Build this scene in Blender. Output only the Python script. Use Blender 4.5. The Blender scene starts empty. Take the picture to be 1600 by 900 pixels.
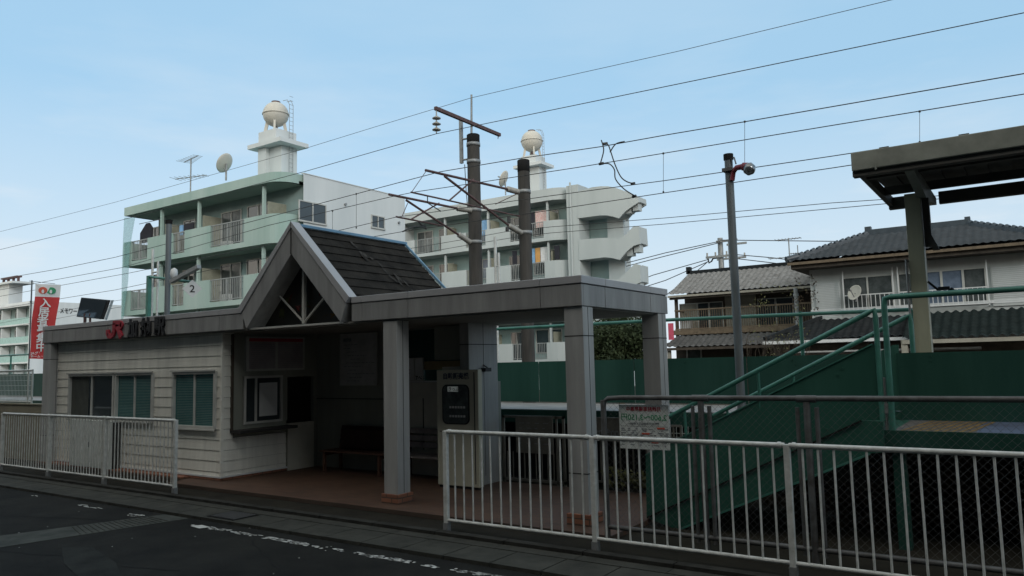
import bpy, math, random
from mathutils import Vector as V, Matrix
random.seed(7)
R=math.radians
D=bpy.data; SC=bpy.context.scene; COL=SC.collection
# ---------------------------------------------------------------- camera
F_PX=1184.7; EYE=2.0
yaw,pitch,roll=R(34.27),R(5.59),R(-1.3636)
rt=V((math.cos(yaw),math.sin(yaw),0)); f0=V((-math.sin(yaw),math.cos(yaw),0)); zz=V((0,0,1))
fw=f0*math.cos(pitch)+zz*math.sin(pitch); up=-f0*math.sin(pitch)+zz*math.cos(pitch)
rt,up=rt*math.cos(roll)+up*math.sin(roll), -rt*math.sin(roll)+up*math.cos(roll)
cd=D.cameras.new('camera'); cam=D.objects.new('camera',cd); COL.objects.link(cam)
cam.matrix_world=Matrix(((rt.x,up.x,-fw.x,0),(rt.y,up.y,-fw.y,0),(rt.z,up.z,-fw.z,EYE),(0,0,0,1)))
cd.sensor_width=36; cd.lens=F_PX/1600*36; cd.clip_end=2000; SC.camera=cam
def ray(x,y): return fw+rt*((x-800)/F_PX)-up*((y-450)/F_PX)
def at(x,y,Y): d=ray(x,y); return V((0,0,EYE))+d*(Y/d.y)      # survey: a point seen at a pixel, on the vertical plane at depth Y
def atx(x,y,X): d=ray(x,y); return V((0,0,EYE))+d*(X/d.x)
# ---------------------------------------------------------------- materials
def mat(name,col,rough=.6,var=.12,scale=3,metal=0,streak=0,bump=0,bscale=60,detail=6,col2=None,spec=.4,alpha=1,trans=0,emit=0):
    m=D.materials.new(name); m.use_nodes=True; n=m.node_tree.nodes; l=m.node_tree.links
    b=n['Principled BSDF']; b.inputs['Roughness'].default_value=rough; b.inputs['Metallic'].default_value=metal
    b.inputs['Specular IOR Level'].default_value=spec
    g=n.new('ShaderNodeNewGeometry'); mp=n.new('ShaderNodeMapping'); l.new(g.outputs['Position'],mp.inputs['Vector'])
    if streak: mp.inputs['Scale'].default_value=(1,1,.12)
    no=n.new('ShaderNodeTexNoise'); no.inputs['Scale'].default_value=scale; no.inputs['Detail'].default_value=detail; no.inputs['Roughness'].default_value=.65
    l.new(mp.outputs[0],no.inputs['Vector'])
    cr=n.new('ShaderNodeValToRGB'); c=V(col); c2=V(col2) if col2 else c*(1-2*var)
    hi=c if col2 else c*(1+var*.6)
    cr.color_ramp.elements[0].position=.32; cr.color_ramp.elements[1].position=.66
    cr.color_ramp.elements[0].color=(*c2,1); cr.color_ramp.elements[1].color=(*hi,1)
    l.new(no.outputs['Fac'],cr.inputs['Fac']); l.new(cr.outputs['Color'],b.inputs['Base Color'])
    if bump:
        n2=n.new('ShaderNodeTexNoise'); n2.inputs['Scale'].default_value=bscale; n2.inputs['Detail'].default_value=4
        l.new(g.outputs['Position'],n2.inputs['Vector']); bp=n.new('ShaderNodeBump'); bp.inputs['Strength'].default_value=bump; bp.inputs['Distance'].default_value=.02
        l.new(n2.outputs['Fac'],bp.inputs['Height']); l.new(bp.outputs[0],b.inputs['Normal'])
    b.inputs['Alpha'].default_value=alpha; b.inputs['Transmission Weight'].default_value=trans
    if emit: b.inputs['Emission Color'].default_value=(*col,1); b.inputs['Emission Strength'].default_value=emit
    return m
def brick_mat(name,c1,c2,mortar,bw,bh,sx=1,rough=.7,vert=False):
    m=D.materials.new(name); m.use_nodes=True; n=m.node_tree.nodes; l=m.node_tree.links; b=n['Principled BSDF']; b.inputs['Roughness'].default_value=rough
    g=n.new('ShaderNodeNewGeometry'); src=g.outputs['Position']
    if vert:
        s=n.new('ShaderNodeSeparateXYZ'); l.new(src,s.inputs[0]); a=n.new('ShaderNodeMath'); l.new(s.outputs[0],a.inputs[0]); l.new(s.outputs[1],a.inputs[1])
        cm=n.new('ShaderNodeCombineXYZ'); l.new(a.outputs[0],cm.inputs[0]); l.new(s.outputs[2],cm.inputs[1]); src=cm.outputs[0]
    t=n.new('ShaderNodeTexBrick'); l.new(src,t.inputs['Vector']); t.inputs['Scale'].default_value=1
    t.inputs['Brick Width'].default_value=bw; t.inputs['Row Height'].default_value=bh; t.inputs['Mortar Size'].default_value=.008
    t.inputs['Color1'].default_value=(*c1,1); t.inputs['Color2'].default_value=(*c2,1); t.inputs['Mortar'].default_value=(*mortar,1)
    no=n.new('ShaderNodeTexNoise'); no.inputs['Scale'].default_value=1.3; l.new(g.outputs['Position'],no.inputs['Vector']); no.inputs['Detail'].default_value=8
    mr=n.new('ShaderNodeMapRange'); mr.inputs['To Min'].default_value=.45; mr.inputs['To Max'].default_value=1.3; l.new(no.outputs['Fac'],mr.inputs['Value'])
    mx=n.new('ShaderNodeVectorMath'); mx.operation='SCALE'; l.new(t.outputs['Color'],mx.inputs[0]); l.new(mr.outputs[0],mx.inputs['Scale']); l.new(mx.outputs[0],b.inputs['Base Color'])
    bp=n.new('ShaderNodeBump'); bp.inputs['Strength'].default_value=.4; bp.inputs['Distance'].default_value=.01; bp.invert=True
    l.new(t.outputs['Fac'],bp.inputs['Height']); l.new(bp.outputs[0],b.inputs['Normal'])
    return m
M={}
M['asphalt']=mat('asphalt',(.029,.029,.026),.9,scale=1.1,col2=(.013,.0135,.013),bump=.8,bscale=140,detail=12,spec=.12)
M['pave']=mat('dark_pavement',(.034,.031,.024),.9,scale=2,col2=(.019,.018,.014),bump=.5,bscale=110,spec=.12)
M['gutter']=mat('gutter_concrete',(.07,.07,.06),.85,scale=3,col2=(.038,.039,.034),bump=.5,bscale=90,detail=10,spec=.15)
M['kerb']=mat('kerb_concrete',(.05,.05,.045),.9,scale=4,col2=(.025,.025,.022),bump=.4,spec=.12)
M['earth']=mat('dark_earth',(.06,.05,.035),.95,scale=3,col2=(.03,.027,.02),bump=.8,bscale=20)
M['siding']=mat('white_siding',(.78,.77,.7),.6,var=.12,scale=2.5,streak=1,bump=.08,bscale=200)
M['panel']=mat('grey_aluminium_panel',(.3,.3,.295),.5,var=.16,scale=4,streak=1,metal=.0,bump=.04,bscale=300)
M['pillar']=mat('pale_panel',(.38,.38,.37),.5,var=.13,scale=4,streak=1)
M['capstrip']=mat('grey_coping',(.4,.4,.41),.4,var=.05,scale=1.5)
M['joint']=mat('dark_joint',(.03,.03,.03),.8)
M['intwall']=mat('interior_wall_paint',(.27,.28,.24),.7,var=.1,scale=2,streak=1)
M['intwhite']=mat('interior_white_paint',(.55,.54,.47),.6,var=.08,scale=2)
M['ceil']=mat('ceiling_board',(.25,.25,.23),.8,var=.08)
M['brick']=brick_mat('brown_brick',(.33,.14,.08),(.25,.1,.06),(.1,.07,.05),.21,.07,vert=True)
M['tile']=brick_mat('brown_floor_tile',(.115,.06,.036),(.085,.042,.026),(.08,.055,.04),.2,.1)
M['slate']=mat('dark_slate',(.04,.036,.031),.95,scale=2.2,col2=(.014,.013,.012),bump=.8,bscale=45,detail=14,spec=.08)
M['blue']=mat('pale_blue_metal',(.17,.32,.46),.4,var=.1)
M['gwhite']=mat('galvanised_white_rail',(.74,.75,.72),.5,scale=9,col2=(.5,.51,.48),bump=.1,bscale=80)
M['gwhite2']=mat('white_painted_mesh',(.6,.63,.6),.5,var=.1)
M['gpipe']=mat('weathered_grey_pipe',(.15,.155,.155),.55,metal=.2,scale=7,col2=(.075,.07,.066))
M['wire']=mat('steel_wire',(.12,.12,.12),.5,metal=.4)
M['cable']=mat('dark_cable',(.05,.05,.05),.6)
M['gpanel']=mat('dark_green_panel',(.024,.08,.062),.6,scale=1.6,col2=(.01,.05,.037),streak=1,bump=.06,bscale=25,detail=10,spec=.25)
M['gstair']=mat('green_stair_steel',(.03,.108,.08),.5,scale=1.3,col2=(.013,.07,.05),streak=1,bump=.06,bscale=25,detail=10)
M['gpipe2']=mat('green_painted_pipe',(.06,.21,.165),.4,var=.15,scale=5)
M['deck']=mat('deck_concrete',(.4,.4,.39),.8,scale=2,col2=(.25,.25,.25))
M['deckblue']=mat('blue_deck',(.13,.17,.26),.75,scale=3,col2=(.08,.1,.15))
M['orange']=mat('worn_orange_stripe',(.32,.2,.05),.8,scale=12,col2=(.12,.09,.06))
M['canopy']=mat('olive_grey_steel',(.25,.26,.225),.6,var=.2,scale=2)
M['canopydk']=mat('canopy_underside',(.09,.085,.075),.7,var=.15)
M['beampost']=mat('olive_column',(.46,.45,.33),.6,var=.12,streak=1,scale=3)
M['conc_pole']=mat('weathered_concrete_pole',(.08,.074,.067),.9,scale=5,col2=(.038,.036,.033),streak=1,bump=.3)
M['dark']=mat('dark_cap',(.02,.02,.02),.9,spec=.1)
M['tilem']=mat('mid_grey_roof_tile',(.12,.12,.12),.7,scale=5,col2=(.06,.06,.058),detail=8,spec=.2)
M['rust']=mat('rusty_steel_tube',(.13,.075,.07),.7,scale=8,col2=(.07,.04,.04))
M['galv']=mat('galvanised_steel',(.3,.31,.31),.5,metal=.3,var=.15,scale=6)
M['insul']=mat('grey_porcelain',(.35,.34,.31),.35,var=.1)
M['aptg']=mat('pale_green_white_render',(.42,.52,.48),.85,scale=.45,col2=(.27,.4,.36),streak=1,detail=8)
M['aptw']=mat('white_render',(.66,.69,.69),.8,scale=.4,col2=(.54,.58,.585),streak=1,detail=8)
M['aptw2']=mat('pale_grey_render',(.5,.54,.54),.85,scale=.3,col2=(.4,.44,.44),streak=1,detail=8)
M['aptsh']=mat('apartment_recess_shade',(.31,.41,.4),.85,var=.08,scale=.6)  # recess walls coloured darker and greener to stand in for balcony shade
M['glass']=mat('dark_window_glass',(.04,.05,.055),.08,var=.2,scale=.7,spec=.8)
M['glassb']=mat('window_with_blind',(.05,.17,.17),.12,var=.2,scale=.7,spec=.8)
M['curtain']=mat('curtained_glass',(.1,.11,.11),.25,scale=3,col2=(.045,.055,.055))
M['bluecurtain']=mat('blue_curtain_glass',(.16,.2,.27),.25,scale=4,col2=(.1,.13,.18))
M['frame']=mat('aluminium_frame',(.5,.5,.47),.4,var=.08)
M['framew']=mat('white_window_frame',(.65,.66,.66),.5,var=.05)
M['rail']=mat('grey_balcony_bars',(.3,.32,.32),.5,var=.1)
M['beige']=mat('beige_partition',(.33,.33,.26),.7,var=.1)
M['tank']=mat('cream_tank',(.55,.53,.47),.5,var=.06,scale=1)
M['tileg']=mat('grey_roof_tile',(.3,.3,.3),.6,scale=5,col2=(.15,.145,.14),detail=8)
M['tileb']=mat('blue_grey_roof_tile',(.05,.065,.08),.4,scale=3,col2=(.025,.035,.045),spec=.5)
M['tiled']=mat('dark_roof_tile',(.024,.028,.03),.7,scale=3,col2=(.012,.014,.016),spec=.15)
M['woodd']=mat('dark_timber',(.07,.055,.042),.7,var=.2,scale=4)
M['timber']=mat('brown_timber_rail',(.16,.12,.08),.7,var=.2,scale=6)
M['plaster']=mat('beige_plaster',(.34,.32,.27),.85,var=.1)
M['hwall']=mat('white_house_wall',(.47,.49,.48),.8,var=.08,scale=1,streak=1)
M['shutter']=mat('white_shutter',(.55,.57,.57),.5,var=.05)
M['red']=mat('red_letter',(.42,.03,.05),.5,var=.1)
M['black']=mat('black_letter',(.012,.012,.014),.5)
M['flagred']=mat('red_banner_cloth',(.62,.06,.06),.8,var=.06)
M['flagwhite']=mat('white_print',(.8,.8,.78),.8,var=.03)
M['green']=mat('green_print',(.05,.35,.17),.7)
M['orangered']=mat('orange_red_print',(.7,.13,.08),.7)
M['greyletter']=mat('grey_blue_letter',(.08,.09,.13),.6)
M['paper']=mat('white_paper',(.6,.61,.6),.6,var=.04)
M['faded']=mat('faded_print',(.25,.27,.28),.7)
M['mach']=mat('cream_machine',(.62,.6,.48),.5,var=.05)
M['machin']=mat('machine_interior',(.1,.12,.12),.3,var=.3,scale=10)
M['darkgreen']=mat('dark_green_board',(.012,.06,.05),.6)
M['yellow']=mat('ochre_band',(.3,.24,.12),.7)
M['benchd']=mat('dark_red_cushion',(.035,.015,.012),.7,var=.2)
M['bencht']=mat('pale_worn_slat',(.36,.31,.3),.7,var=.2,scale=6)
M['benchl']=mat('brown_leg',(.12,.06,.04),.7)
M['leaf']=mat('dark_leaf',(.035,.05,.015),.8,scale=1.2,col2=(.012,.025,.009))
M['leafy']=mat('yellow_green_leaf',(.13,.13,.04),.7,scale=2,col2=(.06,.06,.025))
M['leafb']=mat('brown_leaf',(.07,.045,.025),.8,scale=3,col2=(.025,.022,.014))
M['bark']=mat('bark',(.07,.055,.04),.9,var=.2,scale=8)
M['whitepaint']=mat('worn_white_line',(.55,.55,.52),.8,var=.1,scale=8)
M['wallb']=mat('beige_mortar_wall',(.3,.28,.2),.85,scale=1.5,col2=(.22,.2,.15),streak=1)
M['net']=mat('blue_green_net',(.25,.5,.5),.8,var=.1,alpha=.35)
M['polegrey']=mat('grey_painted_pole',(.13,.15,.16),.5,var=.15,streak=1,scale=5)
M['redlamp']=mat('maroon_housing',(.2,.03,.05),.5)
M['glasslamp']=mat('lamp_glass',(.3,.32,.33),.15,metal=.6,scale=25,col2=(.08,.09,.1))
M['cloth1']=mat('pale_blue_towel',(.25,.45,.7),.9); M['cloth2']=mat('cream_towel',(.7,.65,.5),.9); M['cloth3']=mat('white_shirt',(.7,.7,.7),.9)
M['cloth4']=mat('dark_laundry',(.03,.03,.04),.9); M['cloth5']=mat('pink_checked_cloth',(.6,.3,.28),.9,scale=14,col2=(.7,.65,.62)); M['cloth6']=mat('orange_towel',(.65,.35,.12),.9)
M['concw']=mat('shade_building_wall',(.05,.048,.045),.8,var=.1)
M['mirror']=mat('mirror_glass',(.5,.52,.53),.03,metal=1,var=.02)
M['signboard']=mat('sign_board_face',(.75,.78,.75),.7,scale=9,col2=(.62,.66,.64))
M['board']=mat('weathered_board',(.2,.19,.16),.8,scale=3,col2=(.12,.115,.1))
M['stain1']=mat('amber_glass',(.1,.06,.012),.2,scale=5); M['stain2']=mat('dark_leaded_glass',(.014,.014,.011),.3); M['stain3']=mat('dark_red_glass',(.07,.012,.01),.2); M['stain4']=mat('olive_glass',(.04,.045,.015),.2)
# ---------------------------------------------------------------- mesh builder
class MB:
    def __init__(s): s.v=[]; s.f=[]; s.sm=[]
    def add(s,vs,fs,sm=False):
        o=len(s.v); s.v+= [tuple(v) for v in vs]; s.f+=[tuple(i+o for i in f) for f in fs]; s.sm+=[sm]*len(fs); return s
    def box(s,x0,x1,y0,y1,z0,z1):
        x0,x1=sorted((x0,x1)); y0,y1=sorted((y0,y1)); z0,z1=sorted((z0,z1))
        return s.add([(x,y,z) for z in(z0,z1) for y in(y0,y1) for x in(x0,x1)],[(0,2,3,1),(4,5,7,6),(0,1,5,4),(2,6,7,3),(0,4,6,2),(1,3,7,5)])
    def bar(s,p,q,w,h,upv=(0,0,1)):       # rectangular bar from p to q
        p,q=V(p),V(q); d=(q-p).normalized(); a=d.cross(V(upv)); a=a.normalized() if a.length>1e-4 else V((1,0,0)); b=a.cross(d)
        vs=[]
        for c in(p,q):
            for i,j in((-1,-1),(1,-1),(1,1),(-1,1)): vs.append(c+a*(w/2*i)+b*(h/2*j))
        return s.add(vs,[(0,3,2,1),(4,5,6,7),(0,1,5,4),(1,2,6,5),(2,3,7,6),(3,0,4,7)])
    def prism(s,pts,off):
        off=V(off); n=len(pts); a=[V(p) for p in pts]; b=[p+off for p in a]
        return s.add(a+b,[tuple(range(n)),tuple(range(2*n-1,n-1,-1))]+[(i,i+n,(i+1)%n+n,(i+1)%n) for i in range(n)])
    def quad(s,*p): return s.add(p,[tuple(range(len(p)))])
    def tube(s,p,q,r,n=8,r2=None,cap=True):
        p,q=V(p),V(q); r2=r if r2 is None else r2; d=(q-p).normalized(); a=d.orthogonal().normalized(); b=d.cross(a)
        vs=[]
        for c,rr in((p,r),(q,r2)):
            for i in range(n): t=2*math.pi*i/n; vs.append(c+a*(rr*math.cos(t))+b*(rr*math.sin(t)))
        s.add(vs,[(i,(i+1)%n,(i+1)%n+n,i+n) for i in range(n)],True)
        if cap: s.add(vs,[tuple(range(n-1,-1,-1)),tuple(range(n,2*n))])
        return s
    def path(s,pts,r,n=8):
        pts=[V(p) for p in pts]; rings=[]
        a=(pts[1]-pts[0]).orthogonal().normalized()
        for i,p in enumerate(pts):
            d=(pts[min(i+1,len(pts)-1)]-pts[max(i-1,0)]).normalized(); a=(a-d*a.dot(d)).normalized(); b=d.cross(a)
            rings.append([p+a*(r*math.cos(2*math.pi*k/n))+b*(r*math.sin(2*math.pi*k/n)) for k in range(n)])
        vs=[v for g in rings for v in g]; fs=[]
        for i in range(len(pts)-1):
            for k in range(n): fs.append((i*n+k,i*n+(k+1)%n,(i+1)*n+(k+1)%n,(i+1)*n+k))
        s.add(vs,fs,True); s.add(rings[0],[tuple(range(n-1,-1,-1))]); s.add(rings[-1],[tuple(range(n))]); return s
    def lathe(s,c,prof,n=24,axis=(0,0,1)):
        c=V(c); ax=V(axis).normalized(); a=ax.orthogonal().normalized(); b=ax.cross(a); vs=[]; fs=[]
        for r,h in prof:
            for k in range(n): t=2*math.pi*k/n; vs.append(c+ax*h+a*(r*math.cos(t))+b*(r*math.sin(t)))
        for i in range(len(prof)-1):
            for k in range(n): fs.append((i*n+k,i*n+(k+1)%n,(i+1)*n+(k+1)%n,(i+1)*n+k))
        return s.add(vs,fs,True)
    def build(s,name,m,parent=None,bevel=0):
        me=D.meshes.new(name); me.from_pydata(s.v,[],s.f); me.polygons.foreach_set('use_smooth',s.sm); me.update()
        me.materials.append(m); o=D.objects.new(name,me); COL.objects.link(o)
        if parent:
            o.parent=parent
            P=parent; loc=V((0,0,0))
            while P: loc+=P.location; P=P.parent
            if loc.length>0: me.transform(Matrix.Translation(-loc))
        if bevel:
            b=o.modifiers.new('bevel','BEVEL'); b.width=bevel; b.segments=2; b.limit_method='ANGLE'; b.angle_limit=R(50)
        return o
def T(o,label,cat,group=None):
    o['label']=label; o['category']=cat
    if group: o['group']=group
    return o
def thing(name,label,cat,loc=(0,0,0),group=None):
    o=D.objects.new(name,None); o.empty_display_size=.2; COL.objects.link(o); o.location=loc; return T(o,label,cat,group)
def struct(o,kind='structure'): o['kind']=kind; return o
def dup(o,delta,label=None,group=None):
    c=o.copy(); COL.objects.link(c); c.location=o.location+V(delta)
    if label: c['label']=label
    if group: c['group']=group
    for ch in o.children:
        d=ch.copy(); COL.objects.link(d); d.parent=c
        for g in ch.children:
            e=g.copy(); COL.objects.link(e); e.parent=d
    return c
def text(s,name,size,org,ux,uz,m,parent=None,ext=.004,bold=0,align='LEFT',depth_gap=0,sx=1,vertical=False):
    """flat lettering: org = baseline point, ux = reading direction, uz = up direction"""
    ux,uz=V(ux).normalized(),V(uz).normalized(); n=ux.cross(uz)
    if vertical: s='\n'.join(s)
    c=D.curves.new(name,'FONT'); c.body=s; c.size=size; c.extrude=ext; c.offset=bold; c.align_x=align; c.space_line=.78 if vertical else 1; c.resolution_u=3
    t=D.objects.new(name,c); COL.objects.link(t); dg=bpy.context.evaluated_depsgraph_get(); me=D.meshes.new_from_object(t.evaluated_get(dg))
    D.objects.remove(t); D.curves.remove(c)
    org=V(org); mt=Matrix(((ux.x*sx,uz.x,n.x,org.x),(ux.y*sx,uz.y,n.y,org.y),(ux.z*sx,uz.z,n.z,org.z),(0,0,0,1)))
    me.transform(mt); 
    if parent:
        P=parent; loc=V((0,0,0))
        while P: loc+=P.location; P=P.parent
        me.transform(Matrix.Translation(-loc))
    me.materials.clear(); me.materials.append(m); o=D.objects.new(name,me); COL.objects.link(o); o.parent=parent
    return o
def tile_face(mb,a,b,c,d,du=.27,rows=10,amp=.03,step=.035,sub=6):
    """pantile sheet over eave a-b and ridge d-c (world points)"""
    a,b,c,d=map(V,(a,b,c,d)); u=(b-a).normalized(); L=(b-a).length
    nrm=u.cross(((d+c)/2-(a+b)/2).normalized()).normalized()
    if nrm.z<0: nrm=-nrm
    sd=(d-a).dot(u); sc=(c-a).dot(u); sl=((d-a)-u*sd)
    ncol=max(2,int(L/du*sub)); vs=[]; fs=[]; W=ncol+1
    for r in range(rows):
        for e in(0,1):
            t=(r+e)/rows; h=step*(1-e)
            s0,s1=sd*t,L+(sc-L)*t
            for i in range(W):
                s=min(max(L*i/ncol,s0),s1)
                w=math.sin(2*math.pi*s/du) if amp else 0
                w=(abs(w)**.7)*(1 if w>0 else -1)*amp
                vs.append(a+u*s+sl*t+nrm*(h+w))
    for r in range(rows):
        for e in range(1 if r==rows-1 else 2):
            k=(2*r+e)*W
            for i in range(ncol): fs.append((k+i,k+i+1,k+W+i+1,k+W+i))
    mb.add(vs,fs,bool(amp)); return mb
def leaves(mb,c,rad,n,size,shell=.35,squash=1):
    for _ in range(n):
        while 1:
            p=V((random.uniform(-1,1),random.uniform(-1,1),random.uniform(-1,1)))
            if shell<p.length<1: break
        q=V(c)+V((p.x*rad[0],p.y*rad[1],p.z*rad[2])); a=V((random.gauss(0,1),random.gauss(0,1),random.gauss(0,1))).normalized(); b=a.orthogonal().normalized(); s=size*random.uniform(.5,1.3)
        mb.add([q-a*s,q+b*s*.45,q+a*s,q-b*s*.45],[(0,1,2,3)])
    return mb
def clumps(mb,c,rad,nc,nl,size):
    for _ in range(nc):
        while 1:
            p=V((random.uniform(-1,1),random.uniform(-1,1),random.uniform(-1,1)))
            if p.length<1: break
        k=random.uniform(.2,.42); leaves(mb,V(c)+V((p.x*rad[0]*.8,p.y*rad[1]*.8,p.z*rad[2]*.8)),(rad[0]*k,rad[1]*k,rad[2]*k),nl,size,0)
    return mb
# ================================================================ ground, road, pavement
g=MB().box(-900,900,-300,1500,-.6,-.12).build('ground',M['earth']); struct(g)
rd=MB().box(-400,200,-4.0,6.35,-.119,-.05).build('road',M['asphalt']); struct(rd)
gut=MB()
for i in range(120):
    x=-48+i*.61; gut.box(x+.008,x+.602,6.36,6.86,-.11,-.012)
for i in range(75): gut.box(-48+i-.0,-48+i+.992,6.87,7.05,-.11,-.008)
gu=gut.build('gutter_blocks',M['gutter']); struct(gu)
gg=MB()
gg.box(-9.55,-8.95,6.42,6.82,-.0115,-.004)
kb=MB()
for i in range(70): kb.box(-50+i*1,-50+i*1+.985,7.06,7.18,-.11,.028)
struct(kb.build('kerb',M['kerb']))
st=MB(); 
for k in range(9): st.box(-9.5+k*.06,-9.47+k*.06,6.45,6.8,-.003,.001)
o=gg.build('drain_cover',M['dark']); T(o,'dark iron drain grate set in the gutter blocks beside the road','drain cover')
st.build('grate_bar',M['wire'],o)
pv=MB().box(-60,40,7.19,14.4,-.11,.0).build('pavement',M['pave']); struct(pv)
fl=MB().box(-12.6,-4.0,7.7,10.35,.004,.06).box(-18.3,-12.6,8.0,10.35,.004,.06).build('station_floor',M['tile']); struct(fl)
far=MB().box(-900,900,14.41,60,-.11,-.02).build('ballast_bed',M['earth']); struct(far)
# worn line painted at the road edge, in flakes
wl=MB(); x=-9.25
random.seed(11)
def flake(mb,cx,cy,lx,ly):
    n=9; pts=[]
    for k in range(n):
        t=2*math.pi*k/n; rr=random.uniform(.45,1)
        pts.append((cx+math.cos(t)*lx*rr,cy+math.sin(t)*ly*rr,-.046))
    mb.quad(*pts)
while x<3:
    dens=1
    for _ in range(6): flake(wl,x+random.uniform(-.1,.1),6.09+random.uniform(-.045,.045),random.uniform(.02,.1),random.uniform(.008,.03))
    if random.random()<.25: x+=.22
    x+=.1
wl.prism([(-9.32,6.03,-.046),(-9.08,6.0,-.046),(-9.02,6.12,-.046),(-9.25,6.15,-.046)],(0,0,.0005))
for cx,cy in ((-10.85,6.1),(-10.7,6.12),(-10.75,6.05),(-11.9,6.12),(-12.1,6.1),(-12.3,6.13),(-14,6.2)):
    for _ in range(4): flake(wl,cx+random.uniform(-.1,.1),cy+random.uniform(-.03,.03),random.uniform(.03,.1),random.uniform(.01,.03))
for _ in range(26): flake(wl,random.uniform(-14,-3),random.uniform(4,7),random.uniform(.008,.02),random.uniform(.006,.015))
struct(wl.build('road_marking',M['whitepaint']))
# concrete drain channel with grating crossing the road, and patches of resurfaced asphalt
ch=MB(); a,b,c,d=V((-10.42,6.33,-.046)),V((-9.82,6.33,-.046)),V((-10.05,-4.5,-.046)),V((-11.9,-4.5,-.046))
ch.quad(a,b,V((-10.31,4.18,-.046)),V((-11.04,4.48,-.046))); ch.quad(V((-11.04,4.48,-.046)),V((-10.31,4.18,-.046)),V((-12.6,-4.5,-.046)),V((-13.4,-4.5,-.046)))
struct(ch.build('road_channel',mat('channel_concrete',(.085,.09,.08),.9,scale=3,col2=(.04,.044,.04),bump=.5,bscale=90,spec=.15)))
gr=MB()
for k in range(16):
    t=.12+k*.032; p=a.lerp(V((-11.04,4.48,-.046)),t); q=b.lerp(V((-10.31,4.18,-.046)),t); gr.bar(p+V((.05,0,.004)),q+V((-.05,0,.004)),.016,.006)
o=gr.build('channel_grating',M['gutter']); T(o,'narrow iron grating in the concrete channel crossing the road','grating')
pt=MB(); pt.quad((-9.3,4.75,-.0455),(-8.3,4.5,-.0455),(-7.4,4.1,-.0455),(-6.2,3.75,-.0455),(-5.2,3.3,-.0455),(-5.35,3.1,-.0455),(-6.5,3.5,-.0455),(-7.7,3.9,-.0455),(-8.8,4.2,-.0455),(-9.6,4.55,-.0455))
for n_,L_ in (('a',[(-13.5,4.9),(-12.4,5.15),(-11.3,5.55),(-10.7,5.75)]),('b',[(-11.9,3.9),(-10.4,4.0),(-9.2,4.35),(-8.3,4.4),(-7.2,4.75)]),('c',[(-7.9,5.9),(-6.5,5.2),(-6.0,4.4),(-4.6,3.9)])):
    cm=MB(); P_=[]
    for (x0_,y0_),(x1_,y1_) in zip(L_,L_[1:]):
        for k in range(6): P_.append((x0_+(x1_-x0_)*k/6+random.uniform(-.02,.02),y0_+(y1_-y0_)*k/6+random.uniform(-.025,.025)))
    for (x0_,y0_),(x1_,y1_) in zip(P_,P_[1:]): w_=random.uniform(.006,.014); cm.quad((x0_,y0_-w_,-.0465),(x1_,y1_-w_,-.0465),(x1_,y1_+w_,-.0465),(x0_,y0_+w_,-.0465))
    struct(cm.build('road_crack',M['dark']))
struct(pt.build('road_patch',mat('pale_asphalt_patch',(.031,.033,.03),.9,scale=2.5,col2=(.014,.015,.014),bump=.5,bscale=120,spec=.12)))

# ================================================================ station building
S=thing('station_building','low station building with grey panel fascia, lapped white siding and steep slate gable','station',(-11,8,0))
SY=8.2; XC=-11.8
# lapped siding, front wall and the short return beside the ticket window
def siding(mb,p,q,n,z0,z1,rows,holes):
    p,q,n=V(p),V(q),V(n); L=(q-p).length; u=(q-p)/L
    bz=[z0]+[.212+.184*k for k in range(14)]
    cuts=sorted(set([z for z in bz if z0<=z<=z1]+[z for h in holes for z in h[2:]]+[z1]))
    for za,zb in zip(cuts,cuts[1:]):
        if zb-za<.003: continue
        r0=max(b for b in bz if b<=za+1e-6); r1=min([b for b in bz if b>r0+1e-6]+[r0+.184])
        lap=lambda z:.017-.013*(z-r0)/(r1-r0)
        segs=[(0,L)]
        for h0,h1,hz0,hz1 in holes:
            if (za+zb)/2>hz0 and (za+zb)/2<hz1:
                ns=[]
                for s0,s1 in segs:
                    if h0>s0: ns.append((s0,min(h0,s1)))
                    if h1<s1: ns.append((max(h1,s0),s1))
                segs=[s for s in ns if s[1]-s[0]>.01]
        for s0,s1 in segs:
            A=p+u*s0;B=p+u*s1
            g_=.004 if abs(za-r0)<1e-6 else 0; z_=V((0,0,za+g_)); mb.add([A+n*lap(za+g_)+z_,B+n*lap(za+g_)+z_,B+n*lap(zb)+V((0,0,zb)),A+n*lap(zb)+V((0,0,zb)),A+z_,B+z_],[(0,1,2,3),(4,5,1,0)])
win=[(-17.14,-15.3,1.03,1.97),(-15.26,-13.9,1.03,1.97),(-13.26,-11.93,.95,1.97)]
sd=MB(); siding(sd,(-18,SY,0),(XC,SY,0),(0,-1,0),.14,2.72,16,[(a+18,b+18,c,d) for a,b,c,d in win])
sd.build('front_siding',M['siding'],S)
sd=MB(); siding(sd,(XC,SY,0),(XC,8.42,0),(1,0,0),.14,2.72,16,[]); siding(sd,(XC,8.42,0),(XC,9.58,0),(1,0,0),.14,.785,4,[])
sd.build('side_siding',M['siding'],S)
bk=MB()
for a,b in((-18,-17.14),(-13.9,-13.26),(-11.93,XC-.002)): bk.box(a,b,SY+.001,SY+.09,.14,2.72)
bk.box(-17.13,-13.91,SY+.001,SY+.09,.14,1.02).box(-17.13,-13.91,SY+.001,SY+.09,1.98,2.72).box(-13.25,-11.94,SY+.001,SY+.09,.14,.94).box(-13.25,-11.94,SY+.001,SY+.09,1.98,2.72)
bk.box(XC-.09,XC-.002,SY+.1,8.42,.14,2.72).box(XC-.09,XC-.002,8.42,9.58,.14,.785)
bk.build('siding_shadow_backing',M['joint'],S)  # dark backing puts the shadow into the gaps between lapped boards
MB().bar((XC+.004,SY-.004,.13),(XC+.004,SY-.004,2.7),.05,.05,(0,1,0)).build('corner_trim',M['siding'],S)
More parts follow.
